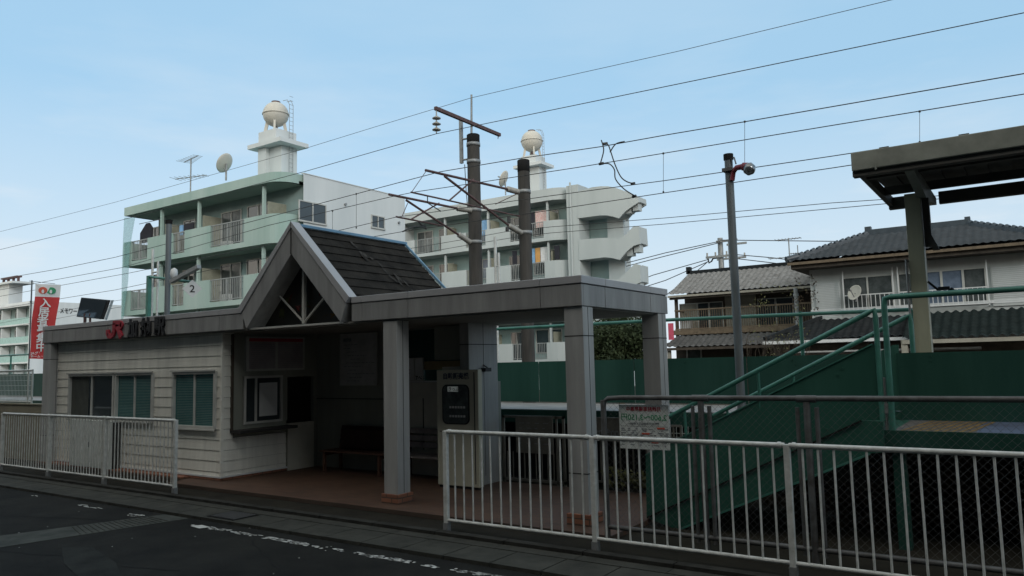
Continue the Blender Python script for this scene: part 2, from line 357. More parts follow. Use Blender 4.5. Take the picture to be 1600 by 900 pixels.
MB().box(-18,XC+.03,SY-.035,SY,.115,.142).box(XC,XC+.035,SY-.03,9.6,.115,.142).build('drip_trim',M['framew'],S)
MB().box(-18,XC+.02,SY-.03,SY+.1,.0,.114).box(XC-.1,XC+.02,SY+.101,9.6,.0,.114).box(-18,-12.7,8.0,SY-.01,.061,.1).build('brick_plinth',M['brick'],S)
# walls behind the siding (left, back) and interior partition
MB().box(-18.0,-17.9,SY+.01,10.35,0,2.66).build('left_wall',M['siding'],S)
MB().box(-18.0,-9.45,10.35,10.45,0,2.66).box(-9.45,-7.4,10.35,10.45,0,1.69).box(-9.45,-7.4,10.35,10.45,2.62,2.66).build('back_wall',M['intwall'],S)
MB().box(-9.45,-7.57,10.335,10.349,1.68,1.71).build('sill_rail',M['framew'],S)
MB().box(-12.2,-9.46,10.335,10.349,1.37,1.385).box(-9.02,-9.0,10.33,10.349,.5,1.4).build('wall_conduit',M['joint'],S)
# ticket window wall along x = XC
iw=MB().box(XC-.1,XC,8.42,9.6,.79,1.0).box(XC-.1,XC,8.42,8.62,1.0,2.66).box(XC-.1,XC,9.5,9.62,1.0,2.66).box(XC-.1,XC,8.62,9.5,1.86,2.66)
iw.box(XC-.1,XC,9.62,10.35,1.82,2.66).box(XC-.1,XC,10.26,10.35,.0,1.82)
iw.build('ticket_wall',M['intwall'],S)
MB().box(XC-.1,XC+.012,9.62,10.26,.06,.94).build('white_counter_panel',M['intwhite'],S)
o=MB().box(XC-.07,XC-.06,9.66,10.24,.95,1.8).build('service_opening',M['dark'],S)
tw=MB().box(XC-.02,XC+.03,8.64,8.68,1.0,1.86).box(XC-.02,XC+.03,9.44,9.49,1.0,1.86).box(XC-.02,XC+.03,8.68,9.44,1.82,1.86).box(XC-.02,XC+.03,8.68,9.44,1.0,1.04).box(XC-.01,XC+.02,8.88,8.92,1.04,1.82).build('ticket_window',M['frame'],S)
MB().box(XC-.01,XC-.004,8.69,8.88,1.04,1.82).box(XC-.01,XC-.004,8.92,9.44,1.04,1.82).build('pane',M['glass'],tw)
MB().box(XC+.0,XC+.004,8.98,9.38,1.12,1.73).build('notice',M['paper'],tw)
MB().box(XC,XC+.3,8.36,9.62,.87,.92).build('counter_ledge',M['joint'],S)
MB().box(XC,XC+.05,8.36,8.4,.9,2.62).build('screen_frame',M['woodd'],S)
# roof slab, ceiling, fascia
XL,XR,YF,YB=-18.03,-4.44,8.0,10.62
MB().box(XL+.05,XR-.05,YF+.45,YB-.06,2.67,2.9).build('roof_slab',M['canopydk'],S)
MB().box(XL+.06,XR-.06,YF+.4,YB-.07,2.64,2.669).box(XL+.06,-10.9,YF+.051,YF+.4,2.64,2.669).box(-8.5,XR-.06,YF+.051,YF+.4,2.64,2.669).build('ceiling',M['ceil'],S)
fx=[-18.03,-17.6,-15.3,-13.25,-11.62,-10.95,-8.37,-8.15,-7.24,-5.03,-4.44]
fa=MB(); cp=MB()
for i in range(len(fx)-1):
    a,b=fx[i],fx[i+1]
    if i==5: continue
    fa.box(a+(.004 if i else 0),b-(.004 if i<9 else 0),YF,YF+.05,2.66,2.925); cp.box(a+(.003 if i else 0),b-(.003 if i<9 else -.012),YF-.012,YF+.2,2.935,3.03)
fy=[8.051,8.62,10.01,YB]
for i in range(3):
    fa.box(XR-.05,XR,fy[i]+(.004 if i else 0),fy[i+1]-(.004 if i<2 else 0),2.66,2.925); cp.box(XR-.2,XR+.012,(fy[i]+.003 if i else 8.19),fy[i+1]-.003,2.935,3.03)
fa.box(XL,XR-.051,YB-.05,YB,2.66,2.925); cp.box(XL-.012,XR-.21,YB-.2,YB+.012,2.935,3.03)
fa.box(XL,XL+.05,8.051,YB-.051,2.66,2.925); cp.box(XL-.012,XL+.2,8.2,YB-.21,2.935,3.03)
fa.build('fascia',M['panel'],S,.006); cp.build('coping',M['capstrip'],S,.006)
MB().box(XL+.3,XR-.3,YF+.45,YB-.3,2.9,2.96).box(XL+.3,-10.9,YF+.2,YF+.45,2.9,2.96).box(-8.5,XR-.3,YF+.2,YF+.45,2.9,2.96).build('flat_roof',M['canopydk'],S)
MB().box(XL+.02,-10.96,YF+.03,YB-.03,2.926,2.934).box(-8.36,XR-.02,YF+.03,YB-.03,2.926,2.934).build('fascia_joint',M['joint'],S)
# gable: outer tip (-9.69,4.34)
GX=-9.69
def gb(mb,sgn,y0,y1,o,i,of,if_):
    mb.prism([(GX,y0,o),(GX+sgn*of[0],y0,of[1]),(GX+sgn*if_[0],y0,if_[1]),(GX,y0,i)] if sgn>0 else [(GX,y0,o),(GX,y0,i),(GX+sgn*if_[0],y0,if_[1]),(GX+sgn*of[0],y0,of[1])],(0,y1-y0,0))
bb=MB(); 
for s in(1,-1): gb(bb,s,7.96,8.36,4.235,3.81,(1.25,2.93),(1.13,2.66))
bb.build('barge_panel',M['panel'],S,.004)
bc=MB()
for s in(1,-1): gb(bc,s,7.945,8.12,4.34,4.245,(1.33,3.03),(1.262,2.94))
bc.build('barge_coping',M['capstrip'],S,.004)
MB().box(GX-.005,GX+.005,7.944,7.958,3.81,4.34).build('barge_joint',M['joint'],S)
# stained glass behind
gy=8.30
gl=MB(); gl.prism([(GX-1.12,gy,2.69),(GX+1.12,gy,2.69),(GX,gy,3.8)],(0,.01,0)); glo=gl.build('gable_window',M['stain2'],S)
random.seed(5)
for mname in('stain1','stain3','stain4'):
    for _ in range(5):
        mb=MB(); t=random.uniform(-.8,.8); h=2.72+random.random()*(1.0-abs(t))*.8
        pts=[(t+random.uniform(-.16,.16),h+random.uniform(0,.22)) for _ in range(2)]+[(t+random.uniform(-.12,.12),h)]
        mb.quad(*[(GX+a,gy-.004-random.random()*.001,b) for a,b in pts]); mb.build('stained_pane',M[mname],glo)
mu=MB().box(GX-.025,GX+.025,8.2,8.25,2.7,3.75)
mu.bar((GX,8.225,2.72),(GX+.62,8.225,3.2),.02,.03,(0,1,0)).bar((GX,8.225,2.72),(GX-.62,8.225,3.2),.02,.03,(0,1,0))
mu.build('gable_mullion',M['frame'],S)
MB().box(GX-1.12,GX+1.12,8.02,8.4,2.645,2.675).build('gable_sill',M['frame'],S)
# slate roof of the gable
rf=MB()
for s in(1,-1):
    tile_face(rf,(GX+s*1.36,8.12 if s>0 else 10.6,2.93),(GX+s*1.36,10.6 if s>0 else 8.12,2.93),(GX,10.6 if s>0 else 8.12,4.26),(GX,8.12 if s>0 else 10.6,4.26),amp=0,rows=9,step=.016,sub=1)
rf.prism([(GX-1.3,10.58,2.93),(GX+1.3,10.58,2.93),(GX,10.58,4.2)],(0,.01,0))
rf.build('slate_roof',M['slate'],S)
MB().bar((GX,8.12,4.29),(GX,10.66,4.29),.1,.05).bar((GX+.02,10.63,4.27),(GX+1.4,10.63,2.96),.035,.045).bar((GX-.02,10.63,4.27),(GX-1.4,10.63,2.96),.05,.06).build('ridge_cap',M['blue'],S,.006)
sl=MB(); random.seed(3)
for _ in range(26):
    t=random.uniform(.12,.9); yy=8.85+.95*t*1.1+random.uniform(-.13,.1); p=V((GX+1.36*t,yy,4.26-1.33*t))
    u=V((1.36,0,-1.33)).normalized(); n=V((1.33,0,1.36)).normalized()*.034; w=random.uniform(.012,.03)*(1.3-t)*1.4; L=random.uniform(.03,.1)
    sl.quad(*[p+n+u*a*L+V((0,b*w,0)) for a,b in((-1,-.6),(-.4,-1),(.5,-.7),(1,.3),(.2,1),(-.7,.6))])
sl.build('lichen_stain',mat('lichen_stain',(.075,.07,.064),.95,scale=14,col2=(.03,.029,.027),spec=.05),S)
# pillars
def pillar(x0,x1,y0,y1,joints,base=True):
    p=MB().box(x0,x1,y0,y1,.06,2.655).build('pillar',M['pillar'],S,.004)
    j=MB()
    for z in joints: j.box(x0-.002,x1+.002,y0-.002,y1+.002,z-.006,z+.006)
    j.box(x1-.001,x1+.0025,(y0+y1)/2-.004,(y0+y1)/2+.004,.2,2.65)
    j.build('panel_joint',M['joint'],p)
    if base: MB().box(x0-.03,x1+.03,y0-.03,y1+.03,.061,.19).build('brick_base',M['brick'],p,.004)
pillar(-7.75,-7.49,8.03,8.29,[2.64])
pillar(-4.71,-4.45,8.03,8.29,[.66,2.3])
pillar(-4.71,-4.45,10.28,10.56,[2.3])
pillar(-18.02,-17.7,8.02,8.3,[2.3,.66],False)
pillar(-7.56,-7.38,9.57,10.349,[2.3],False)
MB().box(-7.98,-7.57,9.63,10.349,.06,1.95).build('machine_room_wall',M['intwhite'],S)
# office windows
for k,(a,b,c,d) in enumerate(win):
    w=MB(); t=.05; w.box(a,b,SY-.06,SY+.04,d-t,d).box(a,b,SY-.06,SY+.04,c,c+t).box(a,a+t,SY-.06,SY+.04,c+t,d-t).box(b-t,b,SY-.06,SY+.04,c+t,d-t)
    w.box((a+b)/2-.018,(a+b)/2+.018,SY-.03,SY+.02,c+t,d-t)
    w.box(a-.03,b+.03,SY-.085,SY-.06,d-.005,d+.03); w.box(a-.02,b+.02,SY-.09,SY-.06,c-.03,c)
    wo=w.build('window',M['frame'],S,.003)
    MB().box(a+t,b-t,SY+.0,SY+.008,c+t,d-t).build('pane',M['curtain'] if False else (M['glass'] if k==0 else M['glassb']),wo)
    bl=MB(); nz=int((d-c-.1)/.03)
    if k:
        for i in range(nz): bl.box(a+t+.05,b-t-.01,SY-.004,SY-.001,c+t+i*.03,c+t+i*.03+.014)
        bl.build('blind',mat('teal_blind',(.11,.21,.2),.5),wo)
    else:
        for i in range(14): bl.box(a+t+.03+i*.05,a+t+.055+i*.05,SY-.004,SY-.001,c+t,d-t)
        bl.build('curtain',mat('drab_curtain',(.11,.115,.1),.8),wo)
# shelf of the covered passage: green screen, lintel, box
MB().box(-9.44,-8.0,10.36,10.38,2.03,2.62).box(-9.0,-8.66,10.36,10.38,1.71,1.9).build('green_blind',M['darkgreen'],S)
MB().box(-9.45,-7.99,10.335,10.349,.061,1.675).build('white_wall_panel',M['intwhite'],S); MB().box(-9.0,-7.57,10.335,10.349,1.9,2.05).build('lintel',M['yellow'],S)
MB().box(-8.33,-7.57,9.85,10.33,2.07,2.63).build('duct_box',M['intwall'],S,.01)
# ---- station name lettering
sg=thing('station_lettering','two red letters followed by three black characters standing on the grey fascia','sign lettering',(-14.3,7.95,2.65))
def ribbon(name,pts,wd,m):
    mb=MB(); P=[V((-15.30+(x-938)*.0042,7.955,3.005-(y-410)*.0024)) for x,y in pts]
    for i in range(len(P)-1):
        a,b=P[i],P[i+1]; d=(b-a).normalized(); nn=V((-d.z,0,d.x)); w0,w1=wd[i]/2,wd[i+1]/2
        mb.prism([a+nn*w0,b+nn*w1,b-nn*w1,a-nn*w0],(0,.034,0))
        mb.prism([b+V((math.cos(k*.524)*w1,-.0005,math.sin(k*.524)*w1)) for k in range(12)][::1],(0,.035,0)) if 0<i+1<len(P)-1 else None
    mb.build(name,m,sg)
ribbon('red_letter',[(953,478),(953,508),(962,530),(983,538),(1001,522),(1008,495),(1010,462),(1010,430)],[.11,.11,.1,.085,.09,.1,.105,.105],M['red'])
ribbon('red_letter',[(1000,426),(1048,426),(1068,434),(1074,448),(1066,464),(1048,472),(1026,474)],[.075,.075,.085,.095,.085,.07,.065],M['red'])
ribbon('red_letter',[(1043,476),(1056,505),(1073,548)],[.1,.11,.125],M['red'])
for i,c in enumerate('加納駅'): text(c,'black_character',.37,(-14.5+i*.455,7.975,2.695),(1,0,0),(0,0,1),M['black'],sg,.016,.012,sx=.94)
# ================================================================ things under the canopy
t=thing('ticket_machine','tall cream ticket machine cabinet with rounded glass window, beside the grey rear pillar','ticket machine',(-7.55,9.5,.06))
MB().box(-7.95,-7.12,9.45,9.56,.1,1.9).build('cabinet',M['mach'],t,.01)
MB().box(-7.93,-7.14,9.47,9.55,.061,.099).build('plinth',M['joint'],t)
wn=MB(); pts=[]
for cx,cz,a0 in((-7.38,1.58,0),(-7.74,1.58,90),(-7.74,1.14,180),(-7.38,1.14,270)):
    for k in range(6): an=R(a0+k*18); pts.append((cx+.09*math.cos(an),9.438,cz+.09*math.sin(an)))
wn.prism(pts[::-1],(0,.011,0)); w=wn.build('window_surround',M['black'],t)
wn=MB(); pts2=[(-7.56+(p[0]+7.56)*.93,9.434,1.36+(p[2]-1.36)*.95) for p in pts]; wn.prism(pts2[::-1],(0,.003,0)); wn.build('window_glass',M['machin'],w)
lb=MB().box(-7.71,-7.5,9.43,9.433,1.56,1.64).build('lit_label',mat('lit_label',(.45,.5,.48),.6,emit=.12),w); text('きっぷ','label_letters',.075,(-7.7,9.428,1.572),(1,0,0),(0,0,1),M['black'],w,.001,.001)
rw=MB()
for z in(1.3,1.16): 
    for i in range(6): rw.box(-7.68+i*.055,-7.64+i*.055,9.43,9.433,z,z+.035)
rw.build('button_row',M['paper'],w)
text('自動販売機','cabinet_lettering',.105,(-7.82,9.447,1.765),(1,0,0),(0,0,1),M['greyletter'],t,.002,.003)
MB().box(-7.2,-7.185,9.445,9.449,.15,1.86).box(-7.9,-7.24,9.446,9.449,.93,.94).build('panel_seam',M['joint'],t)
# speaker camera on pillar
c=thing('security_camera','small black security camera on the rear pillar above the ticket machine','camera',(-7.3,9.94,1.86))
MB().box(-7.36,-7.27,9.86,10.02,1.86,1.92).build('camera_body',M['black'],c); MB().tube((-7.38,9.95,1.97),(-7.3,9.95,1.92),.012).build('bracket',M['wire'],c)
# benches
def bench(x0,x1,slatm,label,cushion=False):
    b=thing('bench',label,'bench',((x0+x1)/2,10.0,.06)); 
    s=MB()
    for k in range(4): s.box(x0,x1,9.78+k*.12,9.88+k*.12,.43,.455)
    s.build('seat',M['benchl'] if cushion else M['bencht'],b,.004)
    k0=MB()
    for k in range(3): k0.prism([(x0+.1,10.2+k*.02,.55+k*.12),(x1-.05,10.2+k*.02,.55+k*.12),(x1-.05,10.22+k*.02,.64+k*.12),(x0+.1,10.22+k*.02,.64+k*.12)],(0,.025,0))
    k0.build('backrest',slatm,b)
    if cushion: 
        MB().box(x0+.25,x1-.02,10.08,10.17,.46,.84).build('cushion',M['benchd'],b,.03)
    for x in(x0+.08,x1-.12): MB().box(x,x+.05,9.8,9.85,.061,.43).box(x,x+.05,10.2,10.25,.061,.43).box(x,x+.05,9.85,10.2,.36,.43).bar((x+.025,10.22,.43),(x+.025,10.3,.88),.04,.04).build('leg',M['benchl'],b)
bench(-11.1,-9.5,M['benchd'],'dark red cushioned bench against the back wall, left of the pillar',True)
bench(-9.35,-8.1,M['bencht'],'pale worn slatted bench beside the ticket machine')
# notice boards
def board(x0,x1,y,z0,z1,name,label,m,frame=M['frame'],title=None,n=10,seed=1,tcol=None):
    t=thing(name,label,'notice board',((x0+x1)/2,y,z0)); MB().box(x0,x1,y-.03,y,z0,z1).build('panel',m,t)
    f=MB(); w=.02; f.box(x0-w,x1+w,y-.04,y,z1,z1+w).box(x0-w,x1+w,y-.04,y,z0-w,z0).box(x0-w,x0,y-.04,y,z0,z1).box(x1,x1+w,y-.04,y,z0,z1); f.build('frame',frame,t)
    random.seed(seed); l=MB()
    for i in range(n):
        z=z1-.2-(z1-z0-.26)*i/max(1,n-1); xx=x0+.06+random.random()*.25*(x1-x0)
        while xx<x1-.1:
            ww=random.uniform(.03,.1); l.box(xx,min(xx+ww,x1-.05),y-.032,y-.0305,z,z+.012); xx+=ww+.025
            if random.random()<.2: break
    l.build('small_print',M['faded'],t)
    if title: text(title,'title_letters',.075,(x0+.07,y-.032,z1-.13),(1,0,0),(0,0,1),M['faded'],t,.001,.004)
    return t
board(-11.08,-10.13,10.34,1.65,2.6,'notice_board','large white notice board on the back wall left of the front pillar',mat('notice_sheet',(.5,.5,.49),.6),title='運賃表',n=11)
t=board(-9.39,-9.2,10.34,1.72,2.1,'poster','narrow white poster standing on the back wall rail by the pillar',M['paper'],n=3,seed=4)
t=board(-9.17,-9.0,10.34,1.72,2.1,'poster','square white poster with dark lettering standing left of the green opening',M['paper'],n=2,seed=6)
text('了へ乙','poster_letters',.07,(-9.165,10.305,1.74),(1,0,0),(0,0,1),M['black'],t,.001,.003)
# timetable above ticket window (on wall x = XC, faces +x)
t=thing('timetable_board','wide timetable board with a red header above the ticket window','timetable',(XC,9.3,2.0))
MB().box(XC,XC+.04,8.66,10.0,1.95,2.58).build('frame',M['frame'],t)
MB().box(XC+.041,XC+.045,8.72,9.3,1.99,2.48).box(XC+.041,XC+.045,9.36,9.95,1.99,2.48).build('sheet',mat('timetable_sheet',(.38,.34,.35),.6),t)
MB().box(XC+.041,XC+.046,8.72,9.95,2.49,2.55).build('header',M['red'],t)
l=MB()
for i in range(13):
    for a,b in((8.74,9.28),(9.38,9.93)): l.box(XC+.0455,XC+.0465,a,b,2.0+i*.036,2.006+i*.036)
l.build('ruled_lines',M['faded'],t)
# cabinet doors in front of the office wall
t=thing('storage_cabinet','flat white double door cabinet behind the left guard rail, under the widest window','cabinet',(-15.9,8.05,.06))
MB().box(-16.66,-15.86,7.98,8.17,.1,1.03).box(-15.85,-15.05,7.98,8.17,.1,1.03).build('door',M['gwhite2'],t,.005); MB().box(-16.68,-15.03,8.0,8.16,.101,1.0).build('body',M['joint'],t)
MB().box(-15.89,-15.87,7.97,7.98,.5,.6).build('handle',M['wire'],t)
# ================================================================ guard rails
def guard(xs,n,label,Y=7.25,x_end=None):
    t=thing('guard_rail',label,'guard rail',((xs[0]+xs[-1])/2,Y,0))
    for x in xs:
        p=MB().box(x-.028,x+.028,Y-.028,Y+.028,.0,1.19).build('post',M['gwhite'],t,.006)
        MB().box(x-.034,x+.034,Y-.034,Y+.034,.001,.1).build('post_sleeve',M['galv'],p)
    for a,b in zip(xs,xs[1:]):
        MB().tube((a+.02,Y,1.18),(b-.02,Y,1.18),.024,10).build('top_rail',M['gwhite'],t)
        MB().tube((a+.02,Y,.13),(b-.02,Y,.13),.02,10).build('bottom_rail',M['gwhite'],t)
        for k in range(1,n): x=a+(b-a)*k/n+random.uniform(-.003,.003); MB().tube((x,Y,.13),(x+random.uniform(-.004,.004),Y,1.17),.0105,8).build('baluster',M['gwhite'],t)
        for x in(a+.05,b-.05): MB().tube((x,Y,1.18),(x+(.03 if x<(a+b)/2 else -.03),Y,1.18),.031,10).build('collar',M['gwhite'],t)
guard([-17.97,-15.92,-13.85,-11.66],20,'short white guard rail of three close-barred panels in front of the siding wall')
guard([-5.97,-3.95,-1.93,.09],15,'long white guard rail at the right, in front of the station pillar and green stairs')
# ================================================================ grey pipe and chain link fence
CY=7.7
t=thing('chain_link_fence','weathered grey pipe fence with chain link mesh behind the white guard rail','fence',(-2,CY,0))
for k,x in enumerate((-4.04,-2.9,-1.84,.35)):
    MB().tube((x,CY,0),(x,CY,1.55),.032,12).build('post',M['gpipe'],t)
    if k in(1,2): MB().tube((x+.09,CY,0.1),(x+.09,CY,1.5),.022,10).build('gate_post',M['gpipe'],t); MB().tube((x-.09,CY,0.1),(x-.09,CY,1.5),.02,10).build('gate_post',M['gpipe'],t)
MB().path([(-4.04,CY,1.4),(-4.03,CY,1.53),(-3.98,CY,1.57),(-3.8,CY,1.58),(.4,CY,1.59)],.027,12).build('top_rail',M['gpipe'],t)
MB().tube((-4.02,CY,.16),(.4,CY,.17),.026,10).build('bottom_rail',M['gpipe'],t)
for x in(-2.9,-1.84): MB().tube((x-.09,CY,1.58),(x+.09,CY,1.58),.036,12).build('rail_clamp',M['gpipe'],t)
ml=MB(); X0,X1,Z0,Z1=-4.0,.35,.17,1.57; s=X0-(Z1-Z0)
while s<X1:
    for sg_ in(1,-1):
        a,b=s,s+(Z1-Z0); za,zb=Z0,Z1
        if a<X0: za+=X0-a; a=X0
        if b>X1: zb-=b-X1; b=X1
        if b>a:
            if sg_<0: za,zb=Z0+Z1-za,Z0+Z1-zb
            ml.tube((a,CY-.004*sg_,za),(b,CY-.004*sg_,zb),.0013,3,cap=False)
    s+=.075
ml.build('wire_mesh',M['gpipe'],t)
# parking sign seen from behind (lettering mirrored)
t=thing('parking_sign','white sign board with mirrored red and green lettering, tied to the chain link fence','sign',(-3.57,7.72,1.1))
MB().box(-3.87,-3.28,7.745,7.75,1.02,1.5).build('board',M['signboard'],t)
for s_,z,h,m in (('月極駐車場募集中',1.435,.052,'red'),('2,600～3,150円',1.335,.085,'green'),('電話にてお申込みください',1.285,.03,'faded')):
    text(s_,'lettering',h,(-3.575,7.742,z),(-1,0,0),(0,0,1),M[m],t,.0005,.0012,align='CENTER')
l=MB()
for z in(1.265,1.145):
    for i in range(24): l.box(-3.85+i*.0235,-3.838+i*.0235,7.741,7.744,z,z+.004)
l.build('dotted_rule',M['black'],t)
l=MB(); random.seed(9)
for z in(1.235,1.215,1.19,1.17,1.115,1.09,1.06):
    x=-3.85
    while x<-3.32: w_=random.uniform(.02,.07); l.box(x,x+w_,7.741,7.744,z,z+.009); x+=w_+random.uniform(.015,.08)
l.build('small_print',M['faded'],t)
l=MB()
for x,z in((-3.6,1.18),(-3.42,1.24),(-3.5,1.09),(-3.66,1.1)): l.box(x,x+.09,7.7405,7.7435,z,z+.018)
l.build('red_print',M['orangered'],t)
# ================================================================ stairs and landing (green steel)
YN,YR=8.75,10.2
ZF=1.2
t=thing('platform_staircase','green steel staircase climbing right to the platform, with solid side panel and pipe handrails','stairs',(-2.7,9.4,0))
def sidep(y,name='side_panel'): MB().prism([(-4.05,y,.06),(-1.53,y,1.31),(-1.33,y,1.31),(-1.33,y,2.1),(-1.39,y,2.1),(-4.03,y,.82)],(0,.012,0)).build(name,M['gstair'],t)
sidep(YN); sidep(YR)
for y in(YN-.075,YR+.013): MB().prism([(-4.02,y,.085),(-3.62,y,-.02),(-1.48,y,.97),(-1.33,y,.99),(-1.33,y,1.3),(-1.53,y,1.31)],(0,.06,0)).build('stringer',M['gstair'],t)
for i in range(7):
    x=-3.85+i*.37; z=.06+(i+1)*.163
    MB().box(x,x+.37,YN+.013,YR-.001,z-.035,z).box(x,x+.012,YN+.013,YR-.001,z-.163,z-.036).build('step',M['gstair'],t)
for y,(a,b) in((YN,((-3.75,1.27),(-1.35,2.46))),(YR+.08,((-3.7,1.2),(-1.2,2.45)))):
    zz_=lambda x:a[1]+(b[1]-a[1])*(x-a[0])/(b[0]-a[0])
    MB().path([(a[0],y,a[1]),(b[0]-.06,y,zz_(b[0]-.06)),(b[0],y,b[1]-.0),(b[0]+.01,y,b[1]-.08),(b[0]+.01,y,1.3)],.028,10).build('handrail',M['gpipe2'],t)
    for x in(-3.5,-2.6): MB().tube((x,y+.02,zz_(x)-.5),(x,y,zz_(x)),.018).build('rail_bracket',M['gpipe2'],t)
sc=MB(); random.seed(2)
for x,z in((-3.2,1.0),(-2.3,1.45),(-2.35,1.38),(-1.7,1.85),(-1.75,1.78),(-3.0,.9),(-2.6,.95),(-1.9,1.2),(-3.6,.6)): sc.tube((x,YN-.012,z),(x,YN,z),.012,8)
sc.build('bolt',M['gstair'],t)
MB().bar((-3.62,YN-.05,-.02),(-1.48,YN-.05,.965),.12,.02).build('stringer_flange',M['gpipe2'],t)
MB().bar((-4.0,YN-.09,.09),(-1.53,YN-.09,1.305),.012,.02).build('stringer_shadow_line',M['dark'],t)  # thin dark bar drawn as the shadow along the stringer top
MB().bar((-4.03,YN,.825),(-1.39,YN,2.1),.03,.012).build('panel_flange',M['gpipe2'],t)
t=thing('platform_landing','green steel landing with worn blue floor, orange stripes and tall pipe railing','landing',(1,9.4,0))
MB().box(-1.33,-.52,YN,YR+.35,1.16,1.2).build('floor_plate',mat('worn_brown_deck',(.16,.15,.14),.8,scale=6,col2=(.09,.085,.08)),t); MB().box(-.519,14,YN,YR+.35,1.16,1.2).build('blue_floor_plate',M['deckblue'],t)
os_=MB()
for i in range(9): x=-1.2+i*.075; os_.quad((x,YN+.02,1.204),(x+.035,YN+.02,1.204),(x+.2,YR-.02,1.204),(x+.165,YR-.02,1.204))
os_.build('orange_stripe',M['orange'],t)
MB().box(-1.33,14,YN-.03,YN-.001,1.03,1.21).box(-1.33,14,YR+.36,YR+.39,1.03,1.21).build('edge_beam',M['gpanel'],t)
MB().box(-1.33,14,YN+.2,YR,.98,1.159).build('floor_joist',M['dark'],t)
for a in(-1.36,.37,2.4,4.4,6.4): MB().box(a,min(a+(1.72 if a<0 else 1.99),14),YR-.02,YR-.005,1.205,2.0).build('rear_panel',M['gpanel'],t)
sc=MB()
for x in(-1.0,.12,.62,1.6): 
    for z in(1.26,1.33,1.9,1.96): sc.tube((x,YR-.03,z),(x,YR-.02,z),.012,8)
sc.build('bolt',M['gpanel'],t)
MB().path([(-1.25,YN,1.0),(-1.25,YN,2.5),(-1.24,YN,2.57),(-1.18,YN,2.585),(8,YN,2.585)],.03,10).build('railing',M['gpipe2'],t)
MB().tube((-1.31,YN+.02,1.2),(-1.31,YN+.02,1.75),.02).box(-1.36,-1.28,YN-.01,YN+.03,1.38,1.48).build('rail_coupling',M['galv'],t)
for x in(2.2,5.2): MB().tube((x,YN,1.0),(x,YN,2.58),.03,10).build('railing_post',M['gpipe2'],t)
for x in(-1.22,1.9,4.6): MB().box(x-.06,x+.06,YN+.05,YN+.17,0,1.0).build('support_column',M['gpanel'],t)
# withered hedge and bank below the landing
b_=MB(); random.seed(21)
clumps(b_,(1.0,9.9,.42),(3.4,.35,.55),60,60,.05); clumps(b_,(-2.0,9.8,.2),(1.2,.3,.35),20,60,.05)
o=b_.build('withered_hedge',M['leafb']); T(o,'dark withered brown hedge growing under the green landing','hedge')
o=MB().box(-1.6,14,10.3,10.4,0,.95).build('retaining_wall',brick_mat('dark_blockwork',(.09,.065,.05),(.06,.045,.04),(.03,.03,.03),.4,.2,vert=True)); T(o,'low dark block wall under the green landing','wall')
# ================================================================ far platform with green panel screen
t=thing('station_platform','long pale concrete platform edge backed by dark green sheet panels and a tall green rail','platform',(-20,11.8,0))
MB().box(-60,-1.4,10.9,12.58,1.08,1.2).build('deck',M['deck'],t)
MB().box(-60,-1.4,10.87,10.895,.98,1.19).build('edge_beam',M['gpanel'],t)
MB().box(-60,-1.4,11.3,12.5,0,1.07).build('under_platform_shade',M['dark'],t)  # dark block stands in for the shade beneath the raised deck
x=-59.0
while x<-1.0: MB().box(x+.006,x+2.03,12.6,12.612,1.22,2.0).build('screen_panel',M['gpanel'],t); x+=2.04
x=-58.9
while x<-.5: MB().tube((x,12.68,0),(x,12.68,2.7),.03,8).build('rail_post',M['gpipe2'],t); x+=3.99
MB().path([(-60,12.66,2.68),(-20,12.66,2.69),(-5.24,12.66,2.68),(-1.46,12.66,2.64),(-1.42,12.66,2.6),(-1.42,12.66,2.0)],.03,8).build('top_rail',M['gpipe2'],t)
sc=MB(); random.seed(8)
for x,z in((-8.9,1.96),(-7.2,1.96),(-5.0,1.93),(-3.2,1.93),(-3.15,1.86),(-2.4,1.94),(-4.0,1.5)): sc.tube((x,12.585,z),(x,12.6,z),.014,8)
sc.build('bolt',M['gpanel'],t)
# bicycle-park fence behind the station: board, bars
t=thing('weathered_notice_board','wide weathered board on a low white barred frame behind the station pillars','board',(-6.7,10.3,0))
MB().box(-7.0,-6.3,10.28,10.3,.55,1.13).build('board_face',M['board'],t)
MB().box(-7.28,-6.1,10.3,10.33,1.1,1.14).box(-7.28,-6.1,10.3,10.33,.1,.14).box(-7.28,-7.24,10.3,10.33,.0,1.14).box(-6.14,-6.1,10.3,10.33,0,1.14).box(-6.26,-6.23,10.3,10.33,0,1.14).build('frame',M['board'],t)
b_=MB()
for i in range(9): b_.box(-7.2+i*.11,-7.185+i*.11,10.305,10.32,.14,.56)
b_.build('frame_bar',M['board'],t)
l=MB(); random.seed(4)
for i in range(5):
    for k in range(4): x=-6.95+k*.15+random.random()*.03; l.box(x,x+random.uniform(.04,.1),10.276,10.279,.7+i*.08,.708+i*.08)
l.build('faded_writing',M['faded'],t)
t=thing('barred_gate','low white barred gate between the rear pillar and the green stairs','gate',(-5.2,10.4,0))
b_=MB().box(-6.0,-4.3,10.6,10.63,1.0,1.03).box(-6.0,-4.3,10.6,10.63,.12,.15); 
MB()
for i in range(16): b_.box(-5.98+i*.11,-5.96+i*.11,10.605,10.625,.15,1.0)
b_.build('bars',M['board'],t)
o=board(-5.75,-5.05,10.58,.78,1.1,'notice_board','grey notice board with worn lettering on the barred gate behind the pillars',M['board'],M['board'],n=1); text('30時00','faded_letters',.14,(-5.7,10.54,.83),(1,0,0),(0,0,1),M['faded'],o,.001,.002)
t=thing('white_mesh_fence','short white mesh fence behind the foot of the green stairs','fence',(-4,11.2,0)); b_=MB()
for i in range(9):
    x=-4.6+i*.09; b_.path([(x,10.7,.2),(x,10.7,.95),(x+.01,10.68,1.0)],.006,6)
for z in(.3,.45,.6,.75,.9): b_.tube((-4.6,10.7,z),(-3.6,10.7,z),.005,6)
